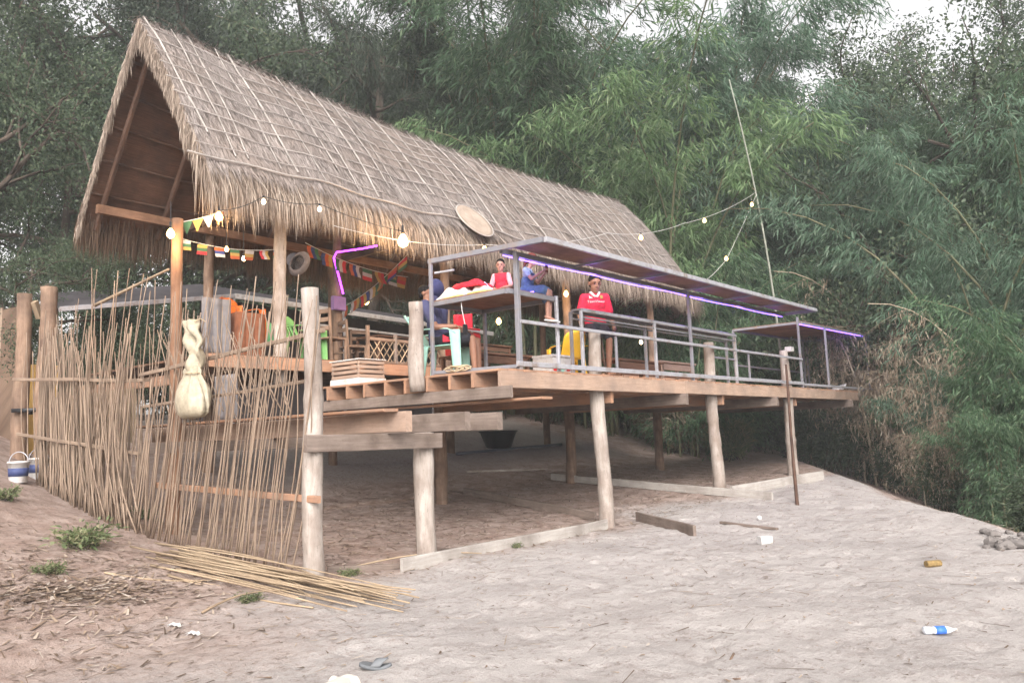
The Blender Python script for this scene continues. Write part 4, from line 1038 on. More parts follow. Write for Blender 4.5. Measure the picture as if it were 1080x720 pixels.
# wooden chairs and tables in the dim hut
def wood_chair(label, loc, rz, group):
    t = thing('wooden_chair', label, 'chair', loc, rz, group); T = WORLD[t.name]
    def B(a, b, w, h, nm): MB().beam(T @ Vector(a), T @ Vector(b), w, h).build(nm, M['bark_brown'], t)
    B((-.21, 0, .45), (.21, 0, .45), .42, .035, 'seat')
    for sx in (-1, 1):
        B((sx * .19, -.18, 0), (sx * .19, -.18, .44), .045, .045, 'leg'); B((sx * .19, .19, 0), (sx * .19, .24, .98), .045, .045, 'leg')
    for z in (.62, .78, .93): B((-.19, .205 + z * .03, z), (.19, .205 + z * .03, z), .025, .08, 'back_slat')
    B((-.19, -.18, .2), (.19, -.18, .2), .03, .03, 'stretcher')
def wood_table(label, loc, sx, sy, h, rz=0, group=None, mat='dark_wood'):
    t = thing('wooden_table', label, 'table', loc, rz, group); T = WORLD[t.name]
    MB().beam(T @ Vector((-sx / 2, 0, h)), T @ Vector((sx / 2, 0, h)), sy, .04).build('table_top', M[mat], t)
    for x in (-1, 1):
        for y in (-1, 1): MB().beam(T @ Vector((x * (sx / 2 - .06), y * (sy / 2 - .06), 0)), T @ Vector((x * (sx / 2 - .06), y * (sy / 2 - .06), h - .02)), .06, .06).build('leg', M[mat], t)
    MB().beam(T @ Vector((-sx / 2 + .05, -sy / 2 + .06, h - .09)), T @ Vector((sx / 2 - .05, -sy / 2 + .06, h - .09)), .025, .1).build('apron', M[mat], t)
g = 'wooden chairs inside the hut'
for px, py, Y, rz, lab in ((349, 372, 4.5, 100, 'brown slatted wooden chair just right of the corner log post'), (372, 370, 5.3, 80, 'brown wooden chair at the near end of the dark table in the hut'), (383, 368, 6.0, -20, 'brown wooden chair behind the lattice panel in the hut')):
    q = ony(px, py, Y); wood_chair(lab, (q.x, Y, IF), R(rz), g)
q = ony(410, 360, 5.9); wood_table('dark wooden table inside the hut behind the lattice panel', (q.x + .3, 5.9, IF), 1.9, .8, .78, 0)
q = ony(505, 362, 5.6); wood_table('dark wooden table in the hut beyond the red cooler', (q.x, 5.6, IF), 1.6, .8, .76, 0)
# lattice panel
lp = ony(400, 372, 4.35)
lt = thing('lattice_panel', 'low wooden railing with crossed bamboo lattice along the hut floor edge', 'railing', (lp.x, 4.35, IF))
xa, xb = ony(388, 370, 4.35).x, ony(470, 372, 4.35).x
for z in (.06, .50): MB().beam((xa, 4.35, IF + z), (xb, 4.35, IF + z), .05, .06).build('rail', M['bark_brown'], lt)
for k in range(4): 
    x = xa + (xb - xa) * k / 3; MB().beam((x, 4.35, IF), (x, 4.35, IF + (.62 if k else .75)), .06, .06).build('stile', M['grey_wood'] if k else M['bark_brown'], lt)
k = xa
mb = MB()
while k < xb - .3:
    mb.beam((k, 4.335, IF + .08), (k + .3, 4.335, IF + .48), .012, .022); mb.beam((k + .3, 4.362, IF + .08), (k, 4.362, IF + .48), .012, .022); k += .16
mb.build('lattice', M['cane'], lt)
# crate on the deck edge
q = onz(341, 408, DZ); q2 = onz(384, 404, DZ)
cr = thing('woven_crate', 'tan slatted crate with a white base on the deck edge behind the corner post', 'crate', (3.35, 3.2, DZ))
cx, cy = 3.32, 3.35
for z in np.linspace(.13, .36, 4): 
    for a, bq in (((cx - .27, cy - .36), (cx + .27, cy - .36)), ((cx - .27, cy + .36), (cx + .27, cy + .36)), ((cx - .28, cy - .34), (cx - .28, cy + .34)), ((cx + .28, cy - .34), (cx + .28, cy + .34))):
        MB().beam((*a, DZ + z), (*bq, DZ + z), .015, .052).build('slat', M['pale_wood'], cr)
for sx in (-1, 1):
    for sy in (-1, 1): MB().beam((cx + sx * .262, cy + sy * .335, DZ), (cx + sx * .262, cy + sy * .335, DZ + .40), .03, .03).build('corner_stile', M['pale_wood'], cr)
MB().box((cx, cy, DZ + .05), (.58, .76, .10)).build('base', M['white'], cr)
MB().box((cx, cy, DZ + .41), (.60, .78, .018)).build('lid', M['white'], cr)
# coil of dry rope on the deck beside the chair
rp = []
for k in range(90): 
    t = k * .42; r = .10 + .07 * math.sin(k * .7); rp.append((3.25 + r * math.cos(t) * .7, .95 + r * 1.6 * math.sin(t), DZ + .03 + .10 * abs(math.sin(k * .33))))
tag(MB().tube(rp, .011, 6).build('rope_coil', M['rope'], None, True), 'tangled dry rope lying on the deck by the mint chair', 'rope')
# cooler, cushion, foam box, bags
def cooler(cx, cy, z):
    t = thing('cooler_box', 'bright red cool box with white lid edge beside the seated man', 'cooler', (cx, cy, z))
    MB().box((cx, cy, z + .20), (.50, .36, .40), ch=.03).build('cooler_body', M['red'], t)
    MB().box((cx, cy, z + .42), (.52, .38, .035), ch=.012).build('lid_edge', M['white'], t)
    MB().box((cx, cy, z + .455), (.50, .36, .04), ch=.015).build('lid', M['red'], t)
    MB().tube([(cx - .27, cy, z + .3), (cx - .28, cy, z + .5), (cx + .28, cy, z + .5), (cx + .27, cy, z + .3)], .012, 8).build('handle', M['white'], t)
q = ony(488, 352, 1.95)
wood_table('small wooden stool table below the red cool box', (q.x, 1.95, DZ), .7, .5, .40)
cooler(q.x + .0, 1.95, DZ + .425)
q = ony(489, 330, 2.15)
cp = Vector((q.x, 2.15, DZ + 1.05))
o = MB().shell(lambda u, v: cp + Vector((.40 * (u - .5), .05 * math.sin(3 * u), .30 * (v - .5) + .05 * (u - .5))), 10, 8, .09).build('red_cushion', M['red_cloth'], None, True); tag(o, 'red cushion standing upright behind the red cool box', 'cushion')
q = ony(585, 374, .75)
fb = thing('foam_box', 'white foam box with red and blue stickers on the deck under the bunk', 'box', (q.x, .8, DZ))
MB().box((q.x, .8, DZ + .17), (.56, .42, .34), ch=.02).build('box_body', M['white'], fb)
MB().box((q.x, .8, DZ + .36), (.58, .44, .045), ch=.015).build('lid', M['white'], fb)
for dx_, c_, w_, z_ in ((-.22, 'red', .09, .15), (-.13, 'red', .05, .22), (-.01, 'mint', .08, .12), (.15, 'red', .09, .16), (.24, 'f_blue', .04, .14)):
    MB().box((q.x + dx_, .585, DZ + z_), (w_, .006, .09), ch=.001).build('sticker', M[c_], fb)
# bags and cloth on the bunk
def heap(name, label, cat, c, sx, sy, h, mat, seed):
    def f(u, v):
        a, b_ = 2 * u - 1, 2 * v - 1
        e = max(0, 1 - abs(a) ** 3) * max(0, 1 - abs(b_) ** 3)
        return Vector(c) + Vector((a * sx * (1 + .1 * math.sin(5 * b_ + seed)), b_ * sy * (1 + .1 * math.sin(6 * a + seed)), .012 + h * (e ** .6) * (.8 + .28 * math.sin(4 * a + seed) * math.cos(5 * b_ + seed))))
    return tag(MB().shell(f, 22, 22, .015).build(name, M[mat], None, True), label, cat)
heap('white_sack', 'crumpled white sack lying on the bunk of the steel shelter', 'sack', (3.62, 1.22, BZ + .01), .20, .32, .20, 'white_cloth', 1)
heap('red_cloth', 'red and white folded cloth lying on top of the white sack', 'cloth', (3.68, 1.05, BZ + .15), .17, .34, .13, 'red_cloth', 2.4)
heap('yellow_cloth', 'yellow cloth spread on the bunk below the white sack', 'cloth', (3.56, .92, BZ + .01), .15, .48, .05, 'yellow_cloth', 4)
heap('white_cloth', 'small white cloth rolled on the bunk beside the red cloth', 'cloth', (3.70, .80, BZ + .02), .12, .16, .19, 'white_cloth', 5.5)
# hanging black lamp/charger with white cord under the bunk
hb = thing('hanging_charger', 'small black charger hanging on a white cord under the bunk edge', 'charger', (3.45, .95, 3.1))
MB().tube([(3.40, .98, BZ - .02), (3.38, .95, BZ - .2), (3.42, .93, 3.2)], .007, 6).build('cord', M['white'], hb)
MB().box((3.42, .93, 3.12), (.06, .05, .16), ch=.012).build('charger_body', M['black'], hb)
# white boxes at the deck's far end
q = ony(832, 368, .12); o = MB().box((q.x - .02, .1, 3.42), (.20, .16, .12)).build('junction_box', M['white'], None); tag(o, 'small white box sitting on the short log post at the far end of the railing', 'box')
q = ony(884, 403, .3); o = MB().shell(lambda u, v: (q.x - .45 + .9 * u, .2 + .4 * v, DZ + .03 + .20 * u * u * (1 - .4 * v) + .03 * math.sin(7 * u)), 12, 6, .015).build('white_sheet', M['white'], None, True); tag(o, 'white foam sheet curling up on the deck floor under the far shelter', 'sheet')
# navy jacket hanging from the shelter's back post
def jacket():
    t = thing('hanging_jacket', 'dark navy jacket hanging behind the mint chair at the back of the bunk', 'jacket', (3.75, 1.9, 3.0))
    MB().shell(lambda u, v: (3.62 + .34 * u + .02 * math.sin(12 * u), 1.86 + .03 * math.sin(9 * u + 3 * v), 2.95 + .92 * v), 12, 12, .09).build('jacket_body', M['navy_grey'], t, True)
    MB().ball((3.72, 1.83, 3.93), .155, 14, 9, (1, .7, 1)).build('hood', M['navy'], t, True)
jacket()
# dog at the lower edge is added with the figures

# ------------------------------------------------------------------ lamps, bunting, poles, strings
def bulb_string(name, label, pts, bulbs, mat, wire, sag=.15, r=.035, wr=.006, group=None):
    t = thing(name, label, 'string lights', pts[0], 0, group)
    P = []
    for a, bq in zip(pts, pts[1:]):
        for k in range(12):
            u = k / 12; P.append(Vector(a).lerp(Vector(bq), u) - Vector((0, 0, sag * 4 * u * (1 - u))))
    P.append(Vector(pts[-1]))
    MB().tube(P, wr, 5).build('cord', M[wire], t)
    for c in bulbs:
        c = Vector(c); near = min(P, key=lambda q: (q - c).length)
        MB().lathe([(.012, 0), (r * .75, r * .35), (r, r * .95), (r * .8, r * 1.6), (r * .45, r * 2.2), (.014, r * 2.5)], c - Vector((0, 0, r)), 12).build('bulb', M[mat], t, True)
        MB().tube([c + Vector((0, 0, r * 1.4)), c + Vector((0, 0, r * 2.6))], .018, 8).build('socket', M['black'], t)
        MB().tube([c + Vector((0, 0, r * 2.5)), near], wr * .8, 5).build('lead', M[wire], t)
YE = 3.05
POLE_Y = 1.95
pb = ony(826, 402, POLE_Y); pm = ony(818, 308, POLE_Y); pt = ony(769, 84, POLE_Y)
pts = [Vector((pb.x, POLE_Y, DZ + .0))]
for k in range(1, 13):
    u = k / 12; pts.append(Vector((pb.x * (1 - u) ** 2 + 2 * u * (1 - u) * (pm.x * 1.005) + pt.x * u * u, POLE_Y, DZ + (pt.z - DZ) * u)))
po = thing('light_pole', 'tall thin bent grey-green bamboo pole standing behind the shelter roof', 'pole', pts[0])
MB().tube(pts, [.045 - .026 * k / 12 for k in range(13)], 8).build('pole_cane', plain('old_cane', (.27, .29, .24), .6, .2, 6), po, True)
MB().tube([pts[8] - Vector((.25, 0, -.05)), pts[8] + Vector((.05, 0, .02))], .012, 6).build('cross_stick', M['cane'], po)
p0 = ground_at(841, 533); p1 = ony(829, 385, -.16)
o = MB().log(p0 - Vector((0, 0, .1)), p1, .032, .026, 8, .02).build('prop_stick', M['rafter'], None, True); tag(o, 'thin dark stick leaning from the sand up against the deck railing', 'stick')
wp = ony(797, 203, POLE_Y)
pL = ony(512, 258, 3.0)
bulb_string('string_lights', 'long cord of warm bulbs from the straw eave across to the tall pole', [ony(352, 238, 3.0), pL, ony(640, 246, 2.2), ony(720, 236, 1.95), wp],
            [ony(511, 263, 2.95), ony(676, 251, 2.1), ony(743, 233, 1.95), ony(793, 216, 1.95), ony(596, 309, 4.1)][:4], 'bulb', 'wire_light', .12, .05)
bulb_string('string_lights', 'short cord with one warm bulb hanging from the tall pole down to the shelter roof', [wp - Vector((0, 0, .1)), ony(766, 274, POLE_Y), ony(744, 296, 1.8)], [ony(766, 273, POLE_Y)], 'bulb', 'wire_light', .03, .05)
bulb_string('string_lights', 'cord of small white bulbs along the straw fringe near the hut corner', [ony(232, 222, 3.05), ony(278, 207, 3.0), ony(337, 215, 2.95), ony(425, 244, 3.0)], [ony(278, 213, 2.98), ony(337, 221, 2.95)], 'bulb_white', 'wire', .05, .036)
lamps = []
def lamp(label, c, r, power, mat='bulb'):
    t = thing('bulb_lamp', label, 'lamp', c)
    MB().lathe([(.012, 0), (r * .75, r * .35), (r, r * .95), (r * .8, r * 1.6), (r * .45, r * 2.2), (.014, r * 2.5)], Vector(c) - Vector((0, 0, r)), 14).build('bulb', M[mat], t, True)
    MB().tube([Vector(c) + Vector((0, 0, r * 1.4)), Vector(c) + Vector((0, 0, r * 3))], .02, 8).build('socket', M['black'], t)
    MB().tube([Vector(c) + Vector((0, 0, r * 2.9)), Vector(c) + Vector((.02, .05, .5))], .006, 5).build('cord', M['wire'], t)
    if power:
        l = bpy.data.lights.new('bulb_light', 'POINT'); l.energy = power; l.color = (1, .62, .28); l.shadow_soft_size = r * 1.3
        o = bpy.data.objects.new('bulb_light', l); link(o); o.location = Vector(c) - Vector((0, 0, r * 1.6))
lamp('glowing warm bulb at the top of the orange corner post', ony(180, 247, 3.62), .06, 18)
lamp('glowing bulb under the open gable right of the corner post', ony(231, 229, 3.6), .06, 16)
lamp('big bright warm bulb glowing in the straw fringe above the mint chair', ony(425, 255, 2.93), .10, 70)
lamp('small warm bulb hanging low between the flags by the corner post', ony(239, 263, 4.2), .035, 5)
lamp('small white bulb hanging beside the red and white flag', ony(257, 273, 4.4), .035, 2, 'bulb_white')
lamp('warm bulb deep inside the hut above the dark table', ony(386, 318, 7.2), .075, 35)
lamp('warm bulb shining inside the hut behind the bunk', ony(526, 339, 6.0), .07, 28)
lamp('warm bulb below the straw fringe left of the man in red', ony(597, 310, 3.9), .06, 16)
lamp('white bulb low behind the railing near the pale bench', ony(676, 361, 3.5), .05, 2, 'bulb_white')
# purple light strip on the inner post
ps = thing('purple_light_strip', 'glowing purple light strip bent around the inner post of the hut', 'light strip', (INNER.x, 5.4, 4))
MB().tube([ony(398, 259, 4.9), ony(383, 262, 5.1), ony(355, 266, 5.4), ony(352, 272, 5.45), ony(357, 290, 5.45), ony(362, 310, 5.45)], .018, 6).build('strip', M['led_purple'], ps)
q = ony(357, 320, 5.42); o = MB().box(q, (.30, .10, .28), ch=.02).build('speaker_box', plain('purple_box', (.25, .15, .33), .5), None); tag(o, 'small purple-lit box on the post below the purple light strip', 'box')
M['grey_felt'] = plain('grey_felt', (.17, .17, .20), .9, .2, 8)
# hat on the wall
q = ony(314, 277, 4.6)
ht = thing('grey_hat', 'grey wide brimmed hat hanging beside the round log post', 'hat', q)
HT = Matrix.Translation(q) @ (-(_Rt * .75 - _Up * .45 - _F * .45)).to_track_quat('Z', 'Y').to_matrix().to_4x4()
for nm, prof, mat in (('hat_felt', [(.01, .20), (.10, .195), (.125, .16), (.15, .03), (.235, -.04), (.24, -.05), (.15, .012)], 'grey_felt'), ('hat_lining', [(.148, .012), (.12, .14), (.01, .165)], 'black_cloth')):
    mb = MB(); mb.lathe(prof, (0, 0, 0), 26); mb.v = [tuple(HT @ Vector(v)) for v in mb.v]; mb.build(nm, M[mat], ht, True)
# bunting
FL = ['f_red', 'f_white', 'f_blue', 'f_orange', 'f_green', 'f_yellow']
def bunting(label, a, bq, n, sag, tri=False, seed=0, s=1.):
    t = thing('flag_bunting', label, 'bunting', a, 0, 'strings of flags under the hut roof'); r_ = random.Random(seed)
    a = Vector(a); bq = Vector(bq)
    f = lambda u: a.lerp(bq, u) - Vector((0, 0, sag * 4 * u * (1 - u)))
    MB().tube([f(k / 14) for k in range(15)], .006, 5).build('cord', M['wire_light'], t)
    d = (bq - a).normalized()
    for k in range(n):
        u = (k + .5) / n; p = f(u); w = .24 * s; h = .19 * s; cols = r_.sample(FL, 3); sw = r_.uniform(-.06, .06); side = Vector((-d.y, d.x, 0))
        mb = MB()
        if tri:
            mb.shell(lambda uu, v: p + d * ((uu - .5) * w * (1 - .93 * v)) + Vector((0, 0, -.01 - h * 1.35 * v)) + side * (sw * v), 4, 5, .004)
            mb.build('flag', M[cols[0]], t)
        else:
            vert = r_.random() < .5
            for q_ in range(3):
                mb.m = q_
                if vert: mb.shell(lambda uu, v: p + d * ((q_ / 3 + uu / 3 - .5) * w) + Vector((0, 0, -.01 - h * v)) + side * (sw * v + .02 * math.sin(5 * v)), 2, 4, .004)
                else: mb.shell(lambda uu, v: p + d * ((uu - .5) * w) + Vector((0, 0, -.01 - h * (q_ / 3 + v / 3))) + side * (sw * (q_ + v) / 3), 4, 2, .004)
            mb.build('flag', [M[c] for c in cols], t)
bunting('row of small flags strung from the corner post across the open gable', ony(186, 250, 3.8), ony(300, 262, 4.3), 7, .10, False, 3, .8)
bunting('row of triangular pennants under the gable near the lit bulb', ony(192, 234, 3.9), ony(236, 222, 3.7), 4, .02, True, 5, .7)
bunting('row of mostly red flags hanging deep under the roof by the purple light', ony(322, 256, 5.0), ony(430, 292, 5.6), 8, .12, False, 12, 1.25)
bunting('row of flags strung lower down across the inside of the hut', ony(360, 325, 6.8), ony(430, 268, 4.8), 7, .1, False, 21, 1.15)
# yellow cord
rnd.seed(77)
# ------------------------------------------------------------------ people
class Body:
    def __init__(s, T): s.mb = MB(); s.T = T
    def cap(s, p0, p1, r0, r1, n=12, flat=1):
        p0 = s.T @ Vector(p0); p1 = s.T @ Vector(p1); k = s.T.to_scale().x; r0 *= k; r1 *= k
        d = (p1 - p0); L = d.length or 1e-6; d = d / L; ref = Vector((0, 0, 1)) if abs(d.z) < .9 else Vector((1, 0, 0))
        a = d.cross(ref).normalized(); b = a.cross(d); rs = []
        prof = [(-r0 * math.cos(t), r0 * math.sin(t)) for t in (.25, .6, 1.0, 1.3)] + [(L * q, r0 + (r1 - r0) * q) for q in (0, .25, .5, .75, 1)] + [(L + r1 * math.cos(t), r1 * math.sin(t)) for t in (1.3, 1.0, .6, .25)]
        for z, r in prof: rs.append([p0 + d * z + (a * math.cos(2 * math.pi * k_ / n) + b * math.sin(2 * math.pi * k_ / n) * flat) * r for k_ in range(n)])
        s.mb.rings(rs); return s
    def ell(s, c, r, rot=None, n=16, m=11):
        rot = rot or Matrix.Identity(3); rs = []
        for i in [.12] + list(range(1, m)) + [m - .12]:
            t = math.pi * i / m
            rs.append([s.T @ (Vector(c) + rot @ Vector((math.cos(2 * math.pi * k / n) * math.sin(t) * r[0], math.sin(2 * math.pi * k / n) * math.sin(t) * r[1], -math.cos(t) * r[2]))) for k in range(n)])
        s.mb.rings(rs); return s
    def done(s, name, mat, parent, voxel=.008, smooth_it=4):
        me = s.mb.mesh(name); o = bpy.data.objects.new('tmp_shape', me); link(o)
        md = o.modifiers.new('r', 'REMESH'); md.mode = 'VOXEL'; md.voxel_size = voxel
        sm = o.modifiers.new('s', 'SMOOTH'); sm.iterations = smooth_it; sm.factor = .5
        dg = bpy.context.evaluated_depsgraph_get()
        me2 = bpy.data.meshes.new_from_object(o.evaluated_get(dg)); bpy.data.objects.remove(o); me2.materials.clear(); me2.materials.append(mat); me2.name = name
        return place(me2, name, parent, None, True)

def rotxz(pitch, yaw): return (Matrix.Rotation(yaw, 3, 'Z') @ Matrix.Rotation(pitch, 3, 'X'))

def hand(b, wrist, elbow, fingdir, palm, scale=1.0, curl=.5, left=False):
    """palm + five fingers; fingdir and palm are local unit vectors"""
    w = Vector(wrist); f = Vector(fingdir).normalized(); pn = Vector(palm).normalized(); sdv = f.cross(pn).normalized()
    if left: sdv = -sdv
    s = scale
    b.cap(w, w + f * .045 * s, .026 * s, .034 * s, 10, .55); b.cap(w + f * .045 * s, w + f * .085 * s, .036 * s, .034 * s, 10, .5)
    for k, (o, L) in enumerate(((-.028, .062), (-.010, .074), (.010, .070), (.028, .054))):
        p = w + f * .085 * s + sdv * o * s; q = p
        d = f.copy()
        for j in range(3):
            ang = curl * (.5 + .5 * j); d2 = (f * math.cos(ang) + pn * math.sin(ang)).normalized()
            q2 = q + d2 * L * s * (.42, .33, .25)[j]; b.cap(q, q2, (.0095 - .0008 * j) * s, (.0090 - .0010 * j) * s, 8); q = q2
    p = w + f * .03 * s - sdv * .03 * s; q = p + (f * .6 - sdv * .55 + pn * .4).normalized() * .042 * s; b.cap(p, q, .0125 * s, .011 * s, 8)
    b.cap(q, q + (f * .85 - sdv * .1 + pn * .45).normalized() * .032 * s, .0105 * s, .009 * s, 8)

def head(b, c, yaw=0, pitch=0, s=1.0):
    """head whose centre is c, face towards local +Y turned by yaw, chin down by pitch"""
    Rm = Matrix.Rotation(yaw, 3, 'Z') @ Matrix.Rotation(-pitch, 3, 'X'); c = Vector(c)
    P = lambda x, y, z: c + Rm @ (Vector((x, y, z)) * s)
    b.ell(P(0, -.012, .03), (.076 * s, .094 * s, .086 * s), Rm); b.ell(P(0, .022, -.045), (.056 * s, .062 * s, .068 * s), Rm)
    b.ell(P(0, .058, -.095), (.028 * s, .022 * s, .018 * s), Rm, 10, 8)
    b.cap(P(0, .078, .015), P(0, .098, -.025), .009 * s, .015 * s, 8); b.ell(P(.012, .088, -.03), (.009 * s,) * 3, None, 8, 6); b.ell(P(-.012, .088, -.03), (.009 * s,) * 3, None, 8, 6)
    b.ell(P(0, .078, -.060), (.024 * s, .012 * s, .007 * s), Rm, 10, 7); b.ell(P(0, .075, -.072), (.021 * s, .012 * s, .007 * s), Rm, 10, 7)
    for sx in (-1, 1):
        b.ell(P(sx * .076, -.005, -.005), (.010 * s, .020 * s, .032 * s), Rm, 10, 8); b.cap(P(sx * .018, .077, .026), P(sx * .05, .067, .027), .006 * s, .005 * s, 8)
    return P, Rm

def face_bits(T, P, Rm, s, th, hairmat, long_=False, extra=None):
    for sx in (-1, 1):
        MB().ball(T @ P(sx * .031, .074, .007), .0075 * s * T.to_scale().x, 10, 7).build('eye', M['eye'], th, True)
    b = Body(T)
    for sx in (-1, 1): b.cap(P(sx * .016, .0885, .030), P(sx * .048, .077, .032), .0035 * s, .0028 * s, 6)
    b.done('eyebrows', M[hairmat], th, .003, 1)
    h = Body(T)
    h.ell(P(0, -.020, .047), (.080 * s, .094 * s, .082 * s), Rm); h.ell(P(0, -.055, .0), (.070 * s, .055 * s, .075 * s), Rm)
    for sx in (-1, 1): h.cap(P(sx * .066, .012, .045), P(sx * .070, -.005, .02), .018 * s, .010 * s, 8)
    if long_:
        h.cap(P(0, -.09, .01), P(0, -.125, -.10), .05 * s, .028 * s); h.cap(P(0, -.125, -.10), P(0, -.12, -.19), .028 * s, .012 * s)
    if extra: extra(h, P)
    h.done('hair', M[hairmat], th, .006, 3)

def limb(b, a, m, c, r0, r1, r2):
    b.cap(a, m, r0, r1); b.cap(m, c, r1 * 1.0, r2)
def leg(b, hip, knee, ank, toe, s=1.0, foot=True):
    hip, knee, ank, toe = map(Vector, (hip, knee, ank, toe))
    b.cap(hip, hip.lerp(knee, .5), .086 * s, .070 * s); b.cap(hip.lerp(knee, .5), knee, .070 * s, .053 * s)
    q = knee.lerp(ank, .32); b.cap(knee, q, .052 * s, .053 * s); b.cap(q, ank, .053 * s, .034 * s)
    if foot:
        heel = ank + (ank - toe).normalized() * .035 * s - Vector((0, 0, .03 * s))
        b.cap(heel, toe.lerp(ank, .3) - Vector((0, 0, .02 * s)), .034 * s, .036 * s); b.cap(toe.lerp(ank, .3) - Vector((0, 0, .02 * s)), toe, .037 * s, .022 * s, 12, .7)

# --- man in red: stands behind the counter, looking down
def man_red():
    base = ony(630, 380, .93); H = 1.0
    top = ony(632, 291, .93).z
    k = 1.20; zf = top - 1.755 * k; fl_ = (DZ - zf) / k      # perched on a stool: the deck lies fl_ above the standing floor line
    th = thing('person', 'man in red football jersey with white collar, perched behind the railing looking down', 'person', (base.x, .93, DZ), 0)
    yaw = math.atan2(CAM.y - .93, CAM.x - base.x) - math.pi / 2 + R(14)
    T = Matrix.Translation((base.x, .93, zf)) @ Matrix.Rotation(yaw, 4, 'Z') @ Matrix.Scale(k, 4)
    b = Body(T)
    J = dict(sl=(-.172, .02, 1.38), sr=(.172, .02, 1.38), el=(-.235, .0, 1.12), er=(.24, -.01, 1.12), wl=(-.25, .15, .92), wr=(.265, .16, .92))
    b.ell((0, 0, .96), (.165, .115, .12)); b.ell((0, 0, 1.12), (.15, .105, .16)); b.ell((0, .005, 1.30), (.175, .115, .17)); b.cap(J['sl'], J['sr'], .062, .062)
    b.cap((0, 0, 1.38), (0, .045, 1.50), .066, .060)
    for a, e, w in (('sl', 'el', 'wl'), ('sr', 'er', 'wr')):
        limb(b, J[a], J[e], J[w], .056, .043, .030)
    hand(b, J['wl'], J['el'], (.05, .55, -.8), (1, 0, 0), 1, .5, True); hand(b, J['wr'], J['er'], (-.05, .55, -.8), (-1, 0, 0), 1, .5)
    for sx in (-1, 1): leg(b, (sx * .09, 0, .92), (sx * .13, .30, .74), (sx * .12, .20, fl_ + .09), (sx * .14, .36, fl_ + .03))
    P, Rm = head(b, (0, .075, 1.60), R(6), R(20), 1.22)
    b.done('person_body', M['skin'], th, .0085)
    face_bits(T, P, Rm, 1.22, th, 'hair')
    c = Body(T)
    c.ell((0, 0, 1.0), (.178, .128, .15)); c.ell((0, 0, 1.14), (.17, .122, .17)); c.ell((0, .005, 1.28), (.182, .132, .165)); c.cap(J['sl'], J['sr'], .070, .070)
    c.cap((0, 0, 1.37), (0, .02, 1.43), .08, .072)
    for a, e in (('sl', 'el'), ('sr', 'er')): c.cap(J[a], Vector(J[a]).lerp(Vector(J[e]), .82), .070, .070)
    c.done('jersey', M['shirt'], th, .010)
    c = Body(T); 
    for sx in (-1, 1): c.cap((sx * .02, .115, 1.385), (sx * .068, .06, 1.455), .018, .020); c.cap((sx * .068, .06, 1.455), (sx * .055, -.05, 1.475), .020, .018)
    c.cap((-.055, -.05, 1.475), (.055, -.05, 1.475), .018, .018); c.done('collar', M['white'], th, .006, 2)
    c = Body(T); c.ell((0, 0, .93), (.178, .130, .13))
    for sx in (-1, 1): c.cap((sx * .09, 0, .90), (sx * .125, .27, .755), .102, .092)
    c.done('shorts', M['black_cloth'], th, .010)
    c = Body(T)
    for sx in (-1, 1): c.cap((sx * .115, .15, fl_ + .012), (sx * .145, .37, fl_ + .012), .045, .042, 12, .35)
    c.done('sandals', M['black'], th, .008)
    st = thing('bar_stool', 'wooden bar stool under the man in the red jersey', 'stool', (base.x, .93, DZ)); sz = zf + .80 * k
    MB().lathe([(.01, -.04), (.17, -.04), (.18, -.02), (.17, 0), (.01, .0)], T @ Vector((0, -.05, .80)), 20).build('seat', M['bark_brown'], st, True)
    for a_ in (.8, 2.4, 3.9, 5.5):
        c_ = T @ Vector((0, -.05, .80)); MB().tube([c_ + Vector((.11 * math.cos(a_), .11 * math.sin(a_), -.03)), Vector((c_.x + .17 * math.cos(a_), c_.y + .17 * math.sin(a_), DZ))], .018, 8).build('leg', M['bark_brown'], st, True)
    # marks on the jersey
    def txt(s_, size, x, z, nm, mat):
        cu = bpy.data.curves.new('lettering', 'FONT'); cu.body = s_; cu.size = size; cu.extrude = .0015; cu.align_x = 'CENTER'
        o = bpy.data.objects.new('tmp_text', cu); link(o); dg = bpy.context.evaluated_depsgraph_get(); me = bpy.data.meshes.new_from_object(o.evaluated_get(dg)); bpy.data.objects.remove(o)
        for v in me.vertices:
            px, pz, pd = -v.co.x + x, v.co.y + z, v.co.z
            yy = .006 + .1345 * math.sqrt(max(0, 1 - (px / .194) ** 2 - ((pz - 1.30) / .178) ** 2 * .55)) + .001 + pd
            v.co = T @ Vector((px, yy, pz))
        me.materials.clear(); me.materials.append(M[mat]); place(me, nm, th)
    txt('TeamViewer', .054, 0, 1.285, 'chest_lettering', 'white')
    def patch(x, z, w, h, nm, mat):
        MB().shell(lambda u, v: T @ Vector((x + w * (u - .5), .008 + .1355 * math.sqrt(max(0, 1 - ((x + w * (u - .5)) / .194) ** 2 - ((z + h * (v - .5) - 1.30) / .178) ** 2 * .55)), z + h * (v - .5))), 6, 6, .003).build(nm, M[mat], th)
    patch(-.085, 1.375, .045, .055, 'crest', 'f_yellow')
    for q_ in range(3): patch(.07 + .017 * q_, 1.362 + .006 * q_, .010, .018 + .012 * q_, 'stripe_mark', 'white')
man_red()

